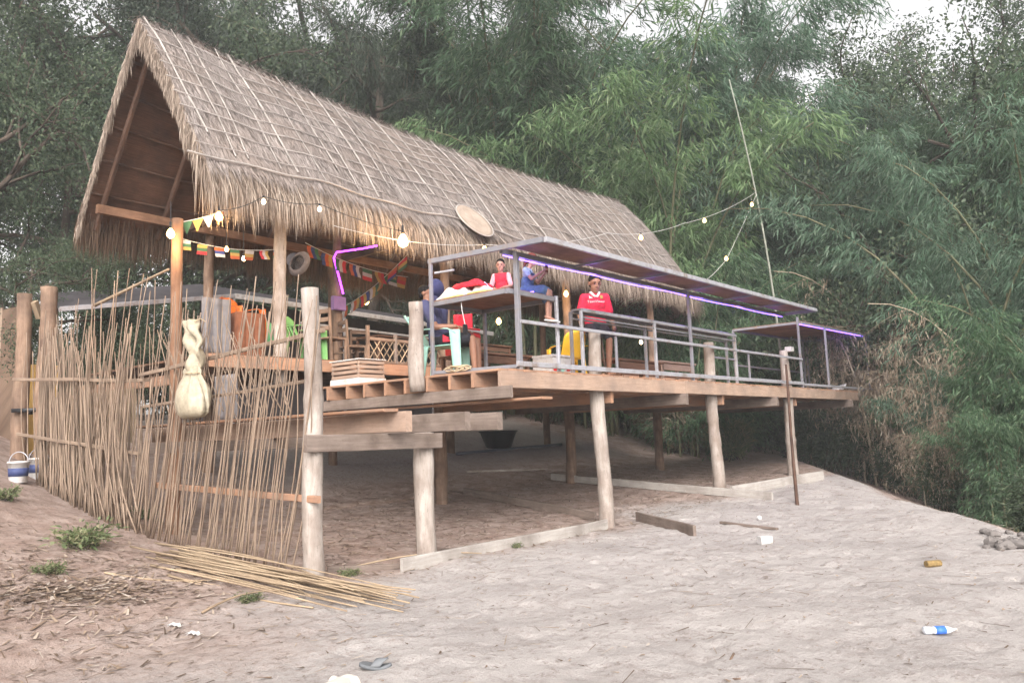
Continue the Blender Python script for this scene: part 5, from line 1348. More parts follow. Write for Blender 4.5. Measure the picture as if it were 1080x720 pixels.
# --- man reclining in the mint chair, seen from his right
def man_seated():
    s = 1.13; th = thing('person', 'man in dark shirt and black shorts leaning back in the mint armchair on the deck', 'person', (3.72, 1.55, DZ))
    T = Matrix.Translation((3.72, 1.55, DZ)) @ Matrix.Rotation(math.pi + R(30), 4, 'Z') @ Matrix.Scale(s, 4)    # local +Y = world -Y
    b = Body(T); hipz = .56; hy = -.10
    ch = Vector((0, hy - .20, hipz + .40)); nk = Vector((0, hy - .24, hipz + .53)); hd = Vector((0, hy - .24, hipz + .67))
    b.ell((0, hy, hipz), (.17, .13, .11)); b.ell((0, hy - .09, hipz + .18), (.15, .11, .17), rotxz(R(22), 0)); b.ell(ch, (.175, .115, .17), rotxz(R(22), 0))
    b.cap(ch + Vector((-.19, 0, .08)), ch + Vector((.19, 0, .08)), .06, .06); b.cap(ch + Vector((0, 0, .1)), nk + Vector((0, .02, .05)), .062, .055)
    for sx in (-1, 1):
        a = ch + Vector((sx * .20, 0, .07)); e = Vector((sx * .29, hy - .02, .70)); w = Vector((sx * .26, hy + .25, .70))
        limb(b, a, e, w, .056, .044, .031); hand(b, w, e, (-sx * .1, 1, -.25), (0, -.2, -1), 1, .5, sx < 0)
        leg(b, (sx * .09, hy + .03, hipz - .02), (sx * .15, hy + .46, .53), (sx * .15, hy + .48, .10), (sx * .17, hy + .66, .035))
    P, Rm = head(b, hd, R(0), R(2)); b.done('person_body', M['skin'], th, .0085); face_bits(T, P, Rm, 1, th, 'hair')
    c = Body(T); c.ell((0, hy, hipz + .04), (.178, .14, .11)); c.ell((0, hy - .09, hipz + .18), (.172, .128, .18), rotxz(R(22), 0)); c.ell(ch, (.192, .13, .175), rotxz(R(22), 0))
    c.cap(ch + Vector((-.19, 0, .08)), ch + Vector((.19, 0, .08)), .074, .074)
    for sx in (-1, 1):
        a = ch + Vector((sx * .20, 0, .07)); e = Vector((sx * .29, hy - .02, .70)); c.cap(a, a.lerp(e, .7), .074, .072)
    c.done('shirt', M['navy_grey'], th, .010)
    c = Body(T); c.ell((0, hy, hipz - .01), (.182, .145, .115))
    for sx in (-1, 1): c.cap((sx * .09, hy + .03, hipz - .02), (sx * .14, hy + .38, .535), .102, .088)
    c.done('shorts', M['black_cloth'], th, .010)
    for sx in (-1, 1): MB().shell(lambda u, v: T @ (Vector((sx * (.196), hy + .05 + .2 * u, .50 + .10 * v * (1 - u)))), 5, 4, .01).build('side_stripe', M['red_cloth'], th)
man_seated()

# --- girl in denim on the bunk's edge
def girl():
    x = ony(562, 300, .3).x; y = .42
    th = thing('person', 'girl in blue denim dress sitting on the bunk edge with her legs dangling', 'person', (x, y, BZ))
    s = .84; z0 = .075; k = s
    T = Matrix.Translation((x, y, BZ + .02)) @ Matrix.Rotation(math.pi + R(20), 4, 'Z') @ Matrix.Scale(s, 4)
    b = Body(T)
    hz = .10; ch = Vector((0, .03, hz + .33)); hd = Vector((0, .12, hz + .60))
    b.ell((0, 0, hz), (.15, .12, .10)); b.ell((0, .01, hz + .16), (.12, .09, .15)); b.ell(ch, (.135, .09, .13)); b.cap(ch + Vector((-.14, 0, .06)), ch + Vector((.14, 0, .06)), .045, .045); b.cap(ch + Vector((0, .01, .08)), ch + Vector((0, .06, .18)), .046, .042)
    for sx in (-1, 1):
        a = ch + Vector((sx * .155, 0, .05)); e = Vector((sx * .20, .16, hz + .20)); w = Vector((sx * .08, .33, hz + .33)); limb(b, a, e, w, .043, .034, .026)
        hand(b, w, e, (-sx * .3, .6, .5), (-sx, 0, .1), .85, .6, sx < 0)
        leg(b, (sx * .08, .03, hz - .01), (sx * .075, .42, .07), (sx * .07, .40, -.40), (sx * .07, .55, -.49), .98)
    P, Rm = head(b, hd, R(-10), R(18), 1.06); b.done('person_body', M['skin_girl'], th, .006)
    face_bits(T, P, Rm, 1.06, th, 'hair_red', True)
    c = Body(T); c.ell((0, .0, hz + .02), (.18, .15, .12)); c.ell((0, .01, hz + .16), (.155, .12, .17)); c.cap((-.07, .11, hz + .33), (.07, .11, hz + .33), .03, .03)
    for sx in (-1, 1): c.cap((sx * .08, .03, hz), (sx * .085, .34, .085), .108, .104); c.cap((sx * .07, .10, hz + .36), (sx * .09, .0, hz + .45), .022, .022)
    c.cap((-.05, .36, .04), (-.05, .38, -.08), .075, .08); c.cap((.06, .36, .04), (.06, .38, -.10), .075, .08)
    c.done('denim_dress', M['denim'], th, .008)
    c = Body(T); c.ell(ch, (.146, .10, .135)); c.cap(ch + Vector((-.14, 0, .06)), ch + Vector((.14, 0, .06)), .056, .056)
    for sx in (-1, 1): c.cap(ch + Vector((sx * .155, 0, .05)), (ch + Vector((sx * .155, 0, .05))).lerp(Vector((sx * .20, .16, hz + .20)), .5), .055, .056)
    c.done('shirt', M['tee'], th, .008)
    c = Body(T)
    for sx in (-1, 1): c.cap((sx * .07, .37, -.475), (sx * .07, .57, -.51), .042, .036, 12, .5)
    c.done('sandals', M['white_cloth'], th, .007)
    ph = T @ Vector((0, .40, hz + .40))
    o = MB().box(ph, (.07, .010, .12), 0, .003).build('phone', M['hair_red'], None); o['label'] = 'small dark red phone held up in the denim girl\'s hands'; o['category'] = 'phone'
girl()

# --- small child behind the shelter post
def child():
    q = ony(529, 296, .95)
    th = thing('person', 'small child in red and white top kneeling on the bunk behind the shelter post', 'person', (q.x, .95, BZ))
    s = .76; T = Matrix.Translation((q.x, .95, BZ + .02)) @ Matrix.Rotation(math.atan2(CAM.y - .95, CAM.x - q.x) - math.pi / 2 - R(15), 4, 'Z') @ Matrix.Scale(s, 4)
    b = Body(T); hz = .16; ch = Vector((0, .02, hz + .34)); hd = Vector((0, .05, hz + .62))
    b.ell((0, 0, hz), (.15, .12, .10)); b.ell((0, .0, hz + .16), (.125, .1, .15)); b.ell(ch, (.14, .095, .13)); b.cap(ch + Vector((-.14, 0, .06)), ch + Vector((.14, 0, .06)), .048, .048); b.cap(ch + Vector((0, .01, .08)), hd - Vector((0, .01, .08)), .05, .045)
    for sx in (-1, 1):
        a = ch + Vector((sx * .16, 0, .05)); e = Vector((sx * .22, .06, hz + .16)); w = Vector((sx * .10, .24, hz + .10)); limb(b, a, e, w, .046, .036, .028); hand(b, w, e, (-sx * .4, .8, -.2), (0, 0, -1), .9, .4, sx < 0)
        leg(b, (sx * .09, 0, hz - .02), (sx * .13, .36, .07), (sx * .12, .05, .05), (sx * .12, -.10, .035), .85)
    P, Rm = head(b, hd, R(5), R(8), 1.18); b.done('person_body', M['skin_girl'], th, .006); face_bits(T, P, Rm, 1.18, th, 'hair')
    c = Body(T); c.ell((0, 0, hz + .05), (.16, .13, .12)); c.ell((0, 0, hz + .18), (.145, .115, .16)); c.ell(ch, (.155, .11, .135)); c.cap(ch + Vector((-.14, 0, .06)), ch + Vector((.14, 0, .06)), .062, .062)
    c.done('shirt', M['red_cloth'], th, .008)
    c = Body(T)
    for sx in (-1, 1): c.cap(ch + Vector((sx * .15, 0, .06)), Vector((sx * .21, .05, hz + .20)), .064, .054)
    c.done('sleeves', M['pink'], th, .008)
    c = Body(T); c.ell((0, 0, hz - .01), (.165, .135, .10))
    for sx in (-1, 1): c.cap((sx * .09, 0, hz - .02), (sx * .125, .34, .085), .09, .07)
    c.done('trousers', M['navy'], th, .008)
child()

# --- dog whose back shows at the lower edge
def dog():
    d = ray(322, 739); t = (.50 - CAM.z) / d.z; c = CAM + d * t
    gx = Vector((c.x, c.y, gz(c.x, c.y)))
    th = thing('dog', 'white dog with a tan patch, only its back showing at the bottom edge', 'dog', gx)
    yaw = HEAD - R(8)
    T = Matrix.Translation(gx) @ Matrix.Rotation(yaw, 4, 'Z')       # local +X = towards its head
    b = Body(T); zb = c.z - gx.z - .10
    b.ell((.16, 0, zb - .03), (.17, .095, .125)); b.ell((-.02, 0, zb), (.22, .085, .10)); b.ell((-.20, 0, zb), (.12, .085, .10))
    b.cap((.26, 0, zb + .02), (.38, 0, zb + .02), .075, .06); b.ell((.46, 0, zb + .0), (.085, .065, .065)); b.cap((.50, 0, zb - .01), (.60, 0, zb - .045), .04, .028)
    for sx in (-1, 1):
        b.cap((.20, sx * .06, zb - .05), (.18, sx * .065, .22), .048, .03); b.cap((.18, sx * .065, .22), (.20, sx * .065, .03), .028, .022); b.cap((.20, sx * .065, .022), (.25, sx * .065, .018), .026, .02)
        b.cap((-.22, sx * .05, zb - .02), (-.16, sx * .07, .26), .07, .042); b.cap((-.16, sx * .07, .26), (-.27, sx * .07, .15), .038, .024); b.cap((-.27, sx * .07, .15), (-.24, sx * .07, .03), .022, .02); b.cap((-.24, sx * .07, .022), (-.18, sx * .07, .018), .026, .02)
        b.cap((.43, sx * .05, zb + .05), (.41, sx * .085, zb + .0), .022, .012)
    b.cap((-.30, 0, zb + .03), (-.42, 0, zb - .02), .026, .02); b.cap((-.42, 0, zb - .02), (-.50, 0, zb - .10), .02, .012)
    m, nt, bs = newmat('dog_coat'); t = N(nt, 'ShaderNodeTexCoord'); mp = N(nt, 'ShaderNodeMapping'); nt.links.new(t.outputs['Object'], mp.inputs['Vector'])
    n = N(nt, 'ShaderNodeTexNoise', i_Scale=3.2, i_Detail=2.); nt.links.new(mp.outputs['Vector'], n.inputs['Vector'])
    sx = N(nt, 'ShaderNodeSeparateXYZ'); nt.links.new(t.outputs['Object'], sx.inputs[0])
    ma = N(nt, 'ShaderNodeMath', operation='MULTIPLY_ADD'); nt.links.new(n.outputs['Fac'], ma.inputs[0]); ma.inputs[1].default_value = .5; sy = N(nt, 'ShaderNodeMath', operation='MULTIPLY'); nt.links.new(sx.outputs['Y'], sy.inputs[0]); sy.inputs[1].default_value = -1.5; nt.links.new(sy.outputs[0], ma.inputs[2])
    r = ramp(nt, [(.10, (.60, .55, .50)), (.16, (.30, .16, .08))], ma.outputs[0]); nt.links.new(r.outputs['Color'], bs.inputs['Base Color']); bs.inputs['Roughness'].default_value = .8
    o = b.done('dog_body', m, th, .009)
dog()
rnd.seed(2024)
# ------------------------------------------------------------------ vegetation
def norm(a): return a / np.maximum(1e-9, np.linalg.norm(a, axis=-1, keepdims=True))

def leaf_mesh(name, P, D, L, W, mat, fold=.25, droop=.25):
    """folded drooping blades: root P, direction D, length L, half width W"""
    n = len(P); D = norm(D)
    ref = nr.normal(size=(n, 3)); S = norm(np.cross(D, ref)); U = np.cross(S, D)
    mid = P + D * (L * .42)[:, None]; tip = P + D * L[:, None]; tip[:, 2] -= L * droop; mid[:, 2] -= L * droop * .2
    a = mid + S * W[:, None] + U * (W * fold)[:, None]; b = mid - S * W[:, None] + U * (W * fold)[:, None]
    v = np.stack([P, a, tip, b], 1).reshape(-1, 3)
    f = np.arange(4 * n).reshape(n, 4)
    return raw_mesh(name, v, f)

LEAF = {}
LEAF['dark'] = fibre('leaf_dark', [(0, (.032, .052, .032)), (.4, (.058, .088, .052)), (.8, (.085, .12, .068)), (1, (.13, .16, .095))], .55, .35)
LEAF['mid'] = fibre('leaf_bamboo', [(0, (.055, .092, .055)), (.4, (.082, .155, .080)), (.8, (.12, .205, .112)), (1, (.20, .265, .155))], .5, .45)
LEAF['bright'] = fibre('leaf_young', [(0, (.09, .16, .075)), (.4, (.15, .25, .11)), (.8, (.21, .31, .15)), (1, (.29, .36, .21))], .5, .5)
LEAF['pale'] = fibre('leaf_pale', [(0, (.075, .115, .078)), (.4, (.108, .19, .122)), (.8, (.15, .245, .165)), (1, (.23, .30, .22))], .5, .5)
LEAF['dry'] = fibre('leaf_dry', [(0, (.19, .14, .095)), (.4, (.32, .255, .18)), (.8, (.43, .355, .265)), (1, (.52, .45, .36))], .8, .25)
LEAF['fir'] = fibre('leaf_feathery', [(0, (.020, .032, .022)), (.5, (.042, .060, .042)), (1, (.085, .105, .075))], .6, .25)
LEAF['grass'] = fibre('grass_blade', [(0, (.085, .12, .05)), (.5, (.15, .19, .09)), (1, (.30, .28, .17))], .6, .3)

def bamboo_proto(name, H, ncul, mat, seed, reach=.45, low=.25, per=55, nb=26, bl=(.8, 2.0), lw=.030, ll=.27, dryfrac=0):
    g = np.random.default_rng(seed); culms = []; Ps = []; Ds = []; Ls = []; Ws = []
    for c in range(ncul):
        az = g.uniform(0, 2 * math.pi); h = H * g.uniform(.62, 1.02); rr = reach * h * g.uniform(.25, 1.05); b0 = np.array([g.normal(0, .55), g.normal(0, .55), -.2])
        o = np.array([math.cos(az), math.sin(az), 0.])
        path = lambda t: b0 + o * (rr * t ** 2.3) + np.array([0, 0, h * (t - .22 * t ** 4)])
        culms.append(([path(k / 11) for k in range(12)], [.045 * (1 - .82 * k / 11) + .004 for k in range(12)]))
        for _ in range(nb):
            t = low + (1.0 - low) * g.random() ** .75; p = path(t)
            a2 = az + g.normal(0, 1.5); bd = np.array([math.cos(a2), math.sin(a2), g.uniform(-.1, .7)]); bd /= np.linalg.norm(bd)
            L = g.uniform(*bl) * (1.15 - .6 * t)
            s = g.random(per) ** .7
            q = p + bd * (L * s)[:, None]; q[:, 2] -= .38 * L * s ** 2
            # tufts on twigs
            nt_ = max(3, per // 9); tw = g.normal(0, .16, (nt_, 3)); q = q + tw[g.integers(0, nt_, per)] + g.normal(0, .05, (per, 3))
            d = np.stack([bd[0] * .7 + g.normal(0, .45, per), bd[1] * .7 + g.normal(0, .45, per), -.55 + g.normal(0, .35, per)], -1)
            Ps.append(q); Ds.append(d); Ls.append(g.uniform(.6, 1.25, per) * ll); Ws.append(g.uniform(.6, 1.2, per) * lw * .5)
    P = np.concatenate(Ps); D = np.concatenate(Ds); L = np.concatenate(Ls); W = np.concatenate(Ws)
    return leaf_mesh(name + '_foliage', P, D, L, W, mat), culms

def clump_thing(proto, culm_mats, name, label, cat, loc, rz, sc, leafmat, group, first_mesh):
    t = thing(name, label, cat, loc, rz, group); t.scale = (sc, sc, sc)
    o = bpy.data.objects.new('foliage', first_mesh); link(o); o.parent = t; o.material_slots
    for me in culm_mats:
        c = bpy.data.objects.new('culm', me); link(c); c.parent = t
    return t

def with_mat(me, mat, name):
    m = me.copy(); m.name = name; m.materials.clear(); m.materials.append(mat); return m

def culm_meshes(culms, mat, keep):
    out = []
    for pts, rr in culms[:keep]:
        me = MB().tube(pts, rr, 6).mesh('culm'); me.materials.append(mat); me.polygons.foreach_set('use_smooth', [True] * len(me.polygons)); out.append(me)
    return out

BP = []
for i, (H, nc, seed, reach, low) in enumerate(((15, 17, 3, .42, .22), (13, 16, 5, .55, .12), (11, 15, 8, .62, .06), (17, 16, 13, .33, .3))):
    me, cu = bamboo_proto('bamboo', H, nc, None, seed, reach, low, per=74, nb=32, lw=.036)
    BP.append((H, {k: with_mat(me, LEAF[k], 'bamboo_' + k) for k in ('dark', 'mid', 'bright', 'pale')}, culm_meshes(cu, M['culm'], nc)))

def bamboo(px, z, var, tint, H, label, rz=None, sink=0.):
    x, y = far(px, z); h0, ms, cm = BP[var]
    return clump_thing(None, cm, 'bamboo_clump', label, 'bamboo', (x, y, float(G(x, y)) - .1 - sink), rnd.uniform(0, 6.28) if rz is None else rz, H / h0, None, 'bamboo clumps round the hut', ms[tint])

bamboo(345, 36, 3, 'dark', 24.5, 'dark bamboo clump behind the roof ridge, the farthest left of the bamboos')
bamboo(415, 33, 0, 'dark', 24.5, 'dark bamboo clump rising over the middle of the roof ridge')
bamboo(495, 34, 3, 'dark', 24.5, 'tall dark bamboo clump with bare culms above the roof at the top of the photo')
bamboo(455, 38, 0, 'dark', 24.5, 'very tall dark bamboo clump far behind the roof, left of the bare culms')
bamboo(560, 32, 1, 'mid', 23.8, 'dull green drooping bamboo clump above the roof right of the bare culms')
bamboo(545, 39, 0, 'dark', 24.5, 'very tall dark bamboo clump far behind the dull green drooping one')
bamboo(628, 36, 0, 'dark', 24.5, 'dark bamboo clump left of the bright young bamboo, behind it')
bamboo(690, 39, 3, 'dark', 24.5, 'tall dark bamboo clump behind the bright young bamboo')
bamboo(645, 31, 2, 'bright', 15.8, 'low dull bamboo clump over the far end of the straw roof')
bamboo(705, 30, 1, 'bright', 19.5, 'bright pale green bamboo clump rising beside the far end of the roof')
bamboo(765, 33, 0, 'pale', 23.8, 'bamboo clump just left of the tall light pole')
bamboo(735, 27, 2, 'mid', 10.0, 'low bamboo clump behind the short straw end of the roof')
bamboo(825, 34, 1, 'pale', 19.0, 'bamboo clump with soft drooping tufts right of the tall light pole')
bamboo(880, 34, 0, 'pale', 19.0, 'big grey green bamboo clump behind the far shelter')
bamboo(850, 32, 2, 'mid', 10.0, 'low dark bamboo clump just behind the far shelter roof')
bamboo(962, 31.5, 1, 'pale', 16.8, 'tall bamboo clump above the dry straw coloured canes')
bamboo(915, 39, 0, 'mid', 21.3, 'tall dark bamboo clump far back between the light pole and the upper right corner')
bamboo(1035, 25.5, 0, 'pale', 15.7, 'bamboo clump right of the dry canes, arching over the sand')
bamboo(1080, 18.5, 1, 'pale', 12.9, 'near bamboo clump cut by the right edge of the photo')
bamboo(1060, 25, 3, 'mid', 17.9, 'dark bamboo clump behind the near one at the right edge')
bamboo(1130, 15.5, 2, 'mid', 7.0, 'low near bamboo clump beyond the right edge of the sand')
bamboo(918, 30.5, 2, 'mid', 6.5, 'short dark bamboo clump beside the last shelter post')
bamboo(990, 22.5, 2, 'mid', 6.0, 'short dark bamboo clump between the dead canes and the sand')
bamboo(1015, 18, 2, 'pale', 5.2, 'short leafy bamboo clump below the nearest dead canes')
bamboo(1050, 15, 2, 'mid', 4.2, 'low dark bamboo clump right behind the rubble heap')

bamboo(1000, 30, 3, 'pale', 20, 'tall pale bamboo clump at the upper right behind the near ones')
bamboo(1085, 27, 0, 'mid', 17.5, 'bamboo clump high at the right edge behind the near ones')
bamboo(935, 37, 3, 'mid', 22, 'tall far bamboo clump left of the upper right corner')
bamboo(800, 41, 0, 'mid', 20, 'far bamboo clump seen behind the top of the light pole')
bamboo(1000, 39, 0, 'dark', 24.5, 'far tall dark bamboo clump below the upper right corner')
bamboo(730, 41, 3, 'dark', 24, 'far tall dark bamboo clump between the bright bamboo and the light pole')
# dry dead bamboo: arching straw-coloured canes with withered leaves
def dry_proto(seed, H, ncul):
    g = np.random.default_rng(seed); culms = []; Ps = []; Ds = []; Ls = []; Ws = []
    def strand(p0, bd, L, n):
        s = g.random(n); q = p0 + bd * (L * s)[:, None] + g.normal(0, .035, (n, 3)); q[:, 2] -= .25 * L * s ** 2
        Ps.append(q); Ds.append(np.stack([g.normal(0, .35, n), g.normal(0, .35, n), -1 + g.normal(0, .25, n)], -1)); Ls.append(g.uniform(.06, .16, n)); Ws.append(g.uniform(.004, .010, n))
        return [p0 + bd * (L * k / 4) - np.array([0, 0, .25 * L * (k / 4) ** 2]) for k in range(5)]
    for c in range(ncul):
        az = g.uniform(0, 6.28); h = H * g.uniform(.55, 1.0); rr = h * g.uniform(.15, .5); b0 = np.array([g.normal(0, .6), g.normal(0, .6), -.1]); o = np.array([math.cos(az), math.sin(az), 0])
        path = lambda t: b0 + o * (rr * t ** 1.8) + np.array([0, 0, h * (t * 1.22 - .42 * t ** 3)])
        tw = []
        for _ in range(17):
            t = .25 + .75 * g.random(); p = path(t); a2 = az + g.normal(0, 1.3); L = g.uniform(.3, 1.1); bd = np.array([math.cos(a2), math.sin(a2), g.uniform(-.5, .35)])
            line = strand(p, bd, L, 9); tw.append(line)
            for _ in range(3): strand(line[int(g.integers(1, 5))], np.array([g.normal(0, .15), g.normal(0, .15), -1.]), g.uniform(.25, .8), int(g.integers(6, 16)))
        culms.append(([path(k / 11) for k in range(12)], [.018 * (1 - .7 * k / 11) + .004 for k in range(12)], tw))
    return leaf_mesh('dry_foliage', np.concatenate(Ps), np.concatenate(Ds), np.concatenate(Ls), np.concatenate(Ws), None, droop=.1), culms
def dry_culm_meshes(culms):
    out = []
    for pts, rr, tw in culms:
        mb = MB(); mb.tube(pts, rr, 6)
        for line in tw: mb.tube(line, [.006 - .001 * k for k in range(5)], 4)
        me = mb.mesh('culm'); me.materials.append(M['dry_culm']); out.append(me)
    return out
M['dry_culm'] = wood('dead_culm', (.26, .21, .15), (.42, .36, .27), grain=5, bump=.1, island=.25)
DP = []
for seed, H, nc in ((31, 6.5, 12), (37, 5.0, 12)):
    me, cu = dry_proto(seed, H, nc); me.materials.append(LEAF['dry'])
    DP.append((H, me, dry_culm_meshes(cu)))
for px, z, v, H, lab in ((990, 26.0, 0, 9.4, 'dead straw coloured bamboo arching high behind the far shelter'), (1012, 21.6, 1, 8.0, 'dead bamboo with withered leaves hanging over the crest of the sand'),
                         (1015, 18.0, 0, 6.6, 'dead straw coloured bamboo nearest to the right edge'), (990, 17.4, 1, 3.6, 'low dead bamboo drooping close to the sand on the right'), (900, 27.2, 0, 9.4, 'dead bamboo standing right behind the end of the far shelter'), (1045, 19.2, 1, 7.0, 'dead bamboo hanging before the green clump at the right edge'), (958, 24.4, 1, 8.8, 'tall dead bamboo between the far shelter and the right edge'), (945, 29, 1, 9.5, 'thin dead bamboo leaning between the last shelter post and the sand crest')):
    x, y = far(px, z); h0, me, cm = DP[v]
    t = thing('dry_bamboo', lab, 'bamboo', (x, y, float(G(x, y)) - .1), rnd.uniform(0, 6.3), 'dead bamboo on the right'); s = H / h0; t.scale = (s, s, s)
    for m_, nm in [(me, 'foliage')] + [(c, 'culm') for c in cm]:
        o = bpy.data.objects.new(nm, m_); link(o); o.parent = t

# broad-leaved trees
def tree_proto(seed, H, spread, leaf_n, ll, lw, base=.3, feathery=False):
    g = np.random.default_rng(seed); segs = []; tips = []
    def grow(p, d, L, r, lev):
        k = 6; pts = [p.copy()]; dd = d.copy()
        for i in range(k):
            dd = dd + g.normal(0, .13 if lev else .05, 3) + np.array([0, 0, .03 if lev < 2 else -.02 if not feathery else -.10]); dd /= np.linalg.norm(dd); pts.append(pts[-1] + dd * L / k)
        segs.append((pts, [r * (1 - .55 * i / k) for i in range(k + 1)]))
        if lev >= 3: tips.extend([pts[i] for i in range(2, k + 1)]); return
        if lev == 2: tips.extend(pts[3:])
        n = (9, 5, 4)[lev]
        for i in range(n):
            u = (base + (1 - base) * (i + g.random()) / n) if lev == 0 else g.uniform(.3, 1); j = min(k - 1, int(u * k)); q = pts[j] + (pts[j + 1] - pts[j]) * (u * k - j)
            a = g.uniform(0, 6.28) if lev == 0 else None
            if lev == 0: nd = np.array([math.cos(a), math.sin(a), g.uniform(.15, .9)]) 
            else: nd = dd * .7 + g.normal(0, .6, 3)
            nd /= np.linalg.norm(nd); grow(q, nd, L * (spread if lev == 0 else .62) * g.uniform(.7, 1.1) * (1 if lev else 1.1 - .5 * u), r * (.42 if lev == 0 else .5) , lev + 1)
    grow(np.array([0., 0, -.2]), np.array([0., 0, 1]), H * .8, H * .017, 0)
    tips = np.array(tips); n = leaf_n; c = tips[g.integers(0, len(tips), n)]
    P = c + g.normal(0, .30 if not feathery else .22, (n, 3)) * np.array([1, 1, .8])
    D = g.normal(0, 1, (n, 3)) + np.array([0, 0, -.35 if not feathery else -1.6])
    me = leaf_mesh('tree_foliage', P, D, g.uniform(.6, 1.25, n) * ll, g.uniform(.6, 1.2, n) * lw, None, .2, .2)
    mb = MB()
    for pts, rr in segs: mb.tube(pts, [max(.006, r) for r in rr], 7 if rr[0] > .05 else 4)
    tm = mb.mesh('trunk'); tm.materials.append(M['trunk']); tm.polygons.foreach_set('use_smooth', [True] * len(tm.polygons))
    return H, {k: with_mat(me, LEAF[k], 'crown_' + k) for k in ('dark', 'mid', 'fir')}, tm
TP = [tree_proto(41, 14, .55, 52000, .13, .030), tree_proto(47, 12, .6, 48000, .13, .030, .2), tree_proto(53, 17, .33, 30000, .30, .010, .15, True)]
def tree(px, z, v, tint, H, label, rz=None, cat='tree'):
    x, y = far(px, z); h0, ms, tm = TP[v]
    t = thing('broadleaf_tree' if v < 2 else 'feathery_tree', label, cat, (x, y, float(G(x, y)) - .1), rnd.uniform(0, 6.28) if rz is None else rz, 'trees round the hut'); s = H / h0; t.scale = (s, s, s)
    for m_, nm in ((tm, 'trunk'), (ms[tint], 'crown')):
        o = bpy.data.objects.new(nm, m_); link(o); o.parent = t
tree(-60, 20, 0, 'dark', 13, 'dark leafy tree at the far left edge behind the mat wall')
tree(45, 25, 1, 'dark', 12, 'dark broad tree left of the gable with bright sky showing through')
tree(95, 29, 0, 'dark', 17, 'tall dark tree behind the peak of the gable')
tree(190, 31, 1, 'dark', 18, 'dark leafy tree over the left part of the roof ridge')
tree(270, 33, 0, 'fir', 19, 'blackish tree over the roof ridge left of the thin feathery tree')
tree(395, 30, 2, 'fir', 18, 'thin feathery tree with slender stems above the roof ridge')
tree(330, 36, 2, 'fir', 19, 'feathery dark tree farther back above the roof ridge')
tree(30, 17.5, 1, 'dark', 5, 'low dark tree behind the two log posts at the left edge')
tree(560, 44, 0, 'dark', 22, 'very tall dark tree far behind the bamboo at the top of the photo')
tree(700, 46, 1, 'dark', 21, 'tall dark tree far behind the bright bamboo')
tree(780, 44, 0, 'dark', 19, 'dark tree behind the top of the light pole')
tree(1000, 33, 0, 'dark', 22, 'dark leafy tree whose boughs hang in from the upper right corner')
tree(1090, 27, 1, 'dark', 17, 'dark tree in the upper right corner beside the bright sky patch')

tree(235, 40, 1, 'dark', 24, 'tall dark tree far behind the ridge between the leafy and the blackish tree')
tree(120, 37, 0, 'dark', 23, 'tall dark tree far behind the peak of the gable')
tree(330, 42, 0, 'dark', 25, 'tall dark tree far behind the feathery ones')

# shrubs and weeds
def shrub_proto(seed, n, r, h, ll, lw, up=0.3):
    g = np.random.default_rng(seed); st = []; Ps = []
    for i in range(22):
        a = g.uniform(0, 6.28); tip = np.array([math.cos(a) * r * g.uniform(.2, 1), math.sin(a) * r * g.uniform(.2, 1), h * g.uniform(.5, 1)])
        b0 = np.array([g.normal(0, r * .2), g.normal(0, r * .2), -.03]); m_ = (b0 + tip) / 2 + np.array([0, 0, h * .15])
        pts = [b0 * (1 - t) ** 2 + 2 * t * (1 - t) * m_ + tip * t * t for t in np.linspace(0, 1, 6)]; st.append((pts, [.012 - .0018 * k for k in range(6)]))
        k = n // 22; s = .25 + .75 * g.random(k); q = np.array([b0 * (1 - t) ** 2 + 2 * t * (1 - t) * m_ + tip * t * t for t in s]) + g.normal(0, r * .13, (k, 3)); Ps.append(q)
    P = np.concatenate(Ps); n = len(P); D = np.stack([P[:, 0] / r + g.normal(0, .5, n), P[:, 1] / r + g.normal(0, .5, n), up + g.normal(0, .5, n)], -1)
    me = leaf_mesh('shrub_foliage', P, D, g.uniform(.6, 1.2, n) * ll, g.uniform(.6, 1.2, n) * lw, None)
    mb = MB()
    for pts, rr in st: mb.tube(pts, rr, 4)
    sm = mb.mesh('stems'); sm.materials.append(M['trunk'])
    return {k: with_mat(me, LEAF[k], 'shrub_' + k) for k in ('dark', 'mid', 'bright', 'dry', 'grass')}, sm
SP = [shrub_proto(61, 6500, 1.1, 1.7, .15, .014), shrub_proto(67, 4200, .9, 1.1, .26, .012, .9), shrub_proto(71, 700, .30, .24, .085, .013, .5)]
def shrub(px, z, v, tint, s, label, name='shrub', cat='shrub', xy=None, group='shrubs at the foot of the bamboo'):
    x, y = xy or far(px, z); t = thing(name, label, cat, (x, y, float(Gf(x, y)) - .03), rnd.uniform(0, 6.28), group); t.scale = (s, s, s * rnd.uniform(.85, 1.15))
    for m_, nm in ((SP[v][1], 'stems'), (SP[v][0][tint], 'foliage')):
        o = bpy.data.objects.new(nm, m_); link(o); o.parent = t
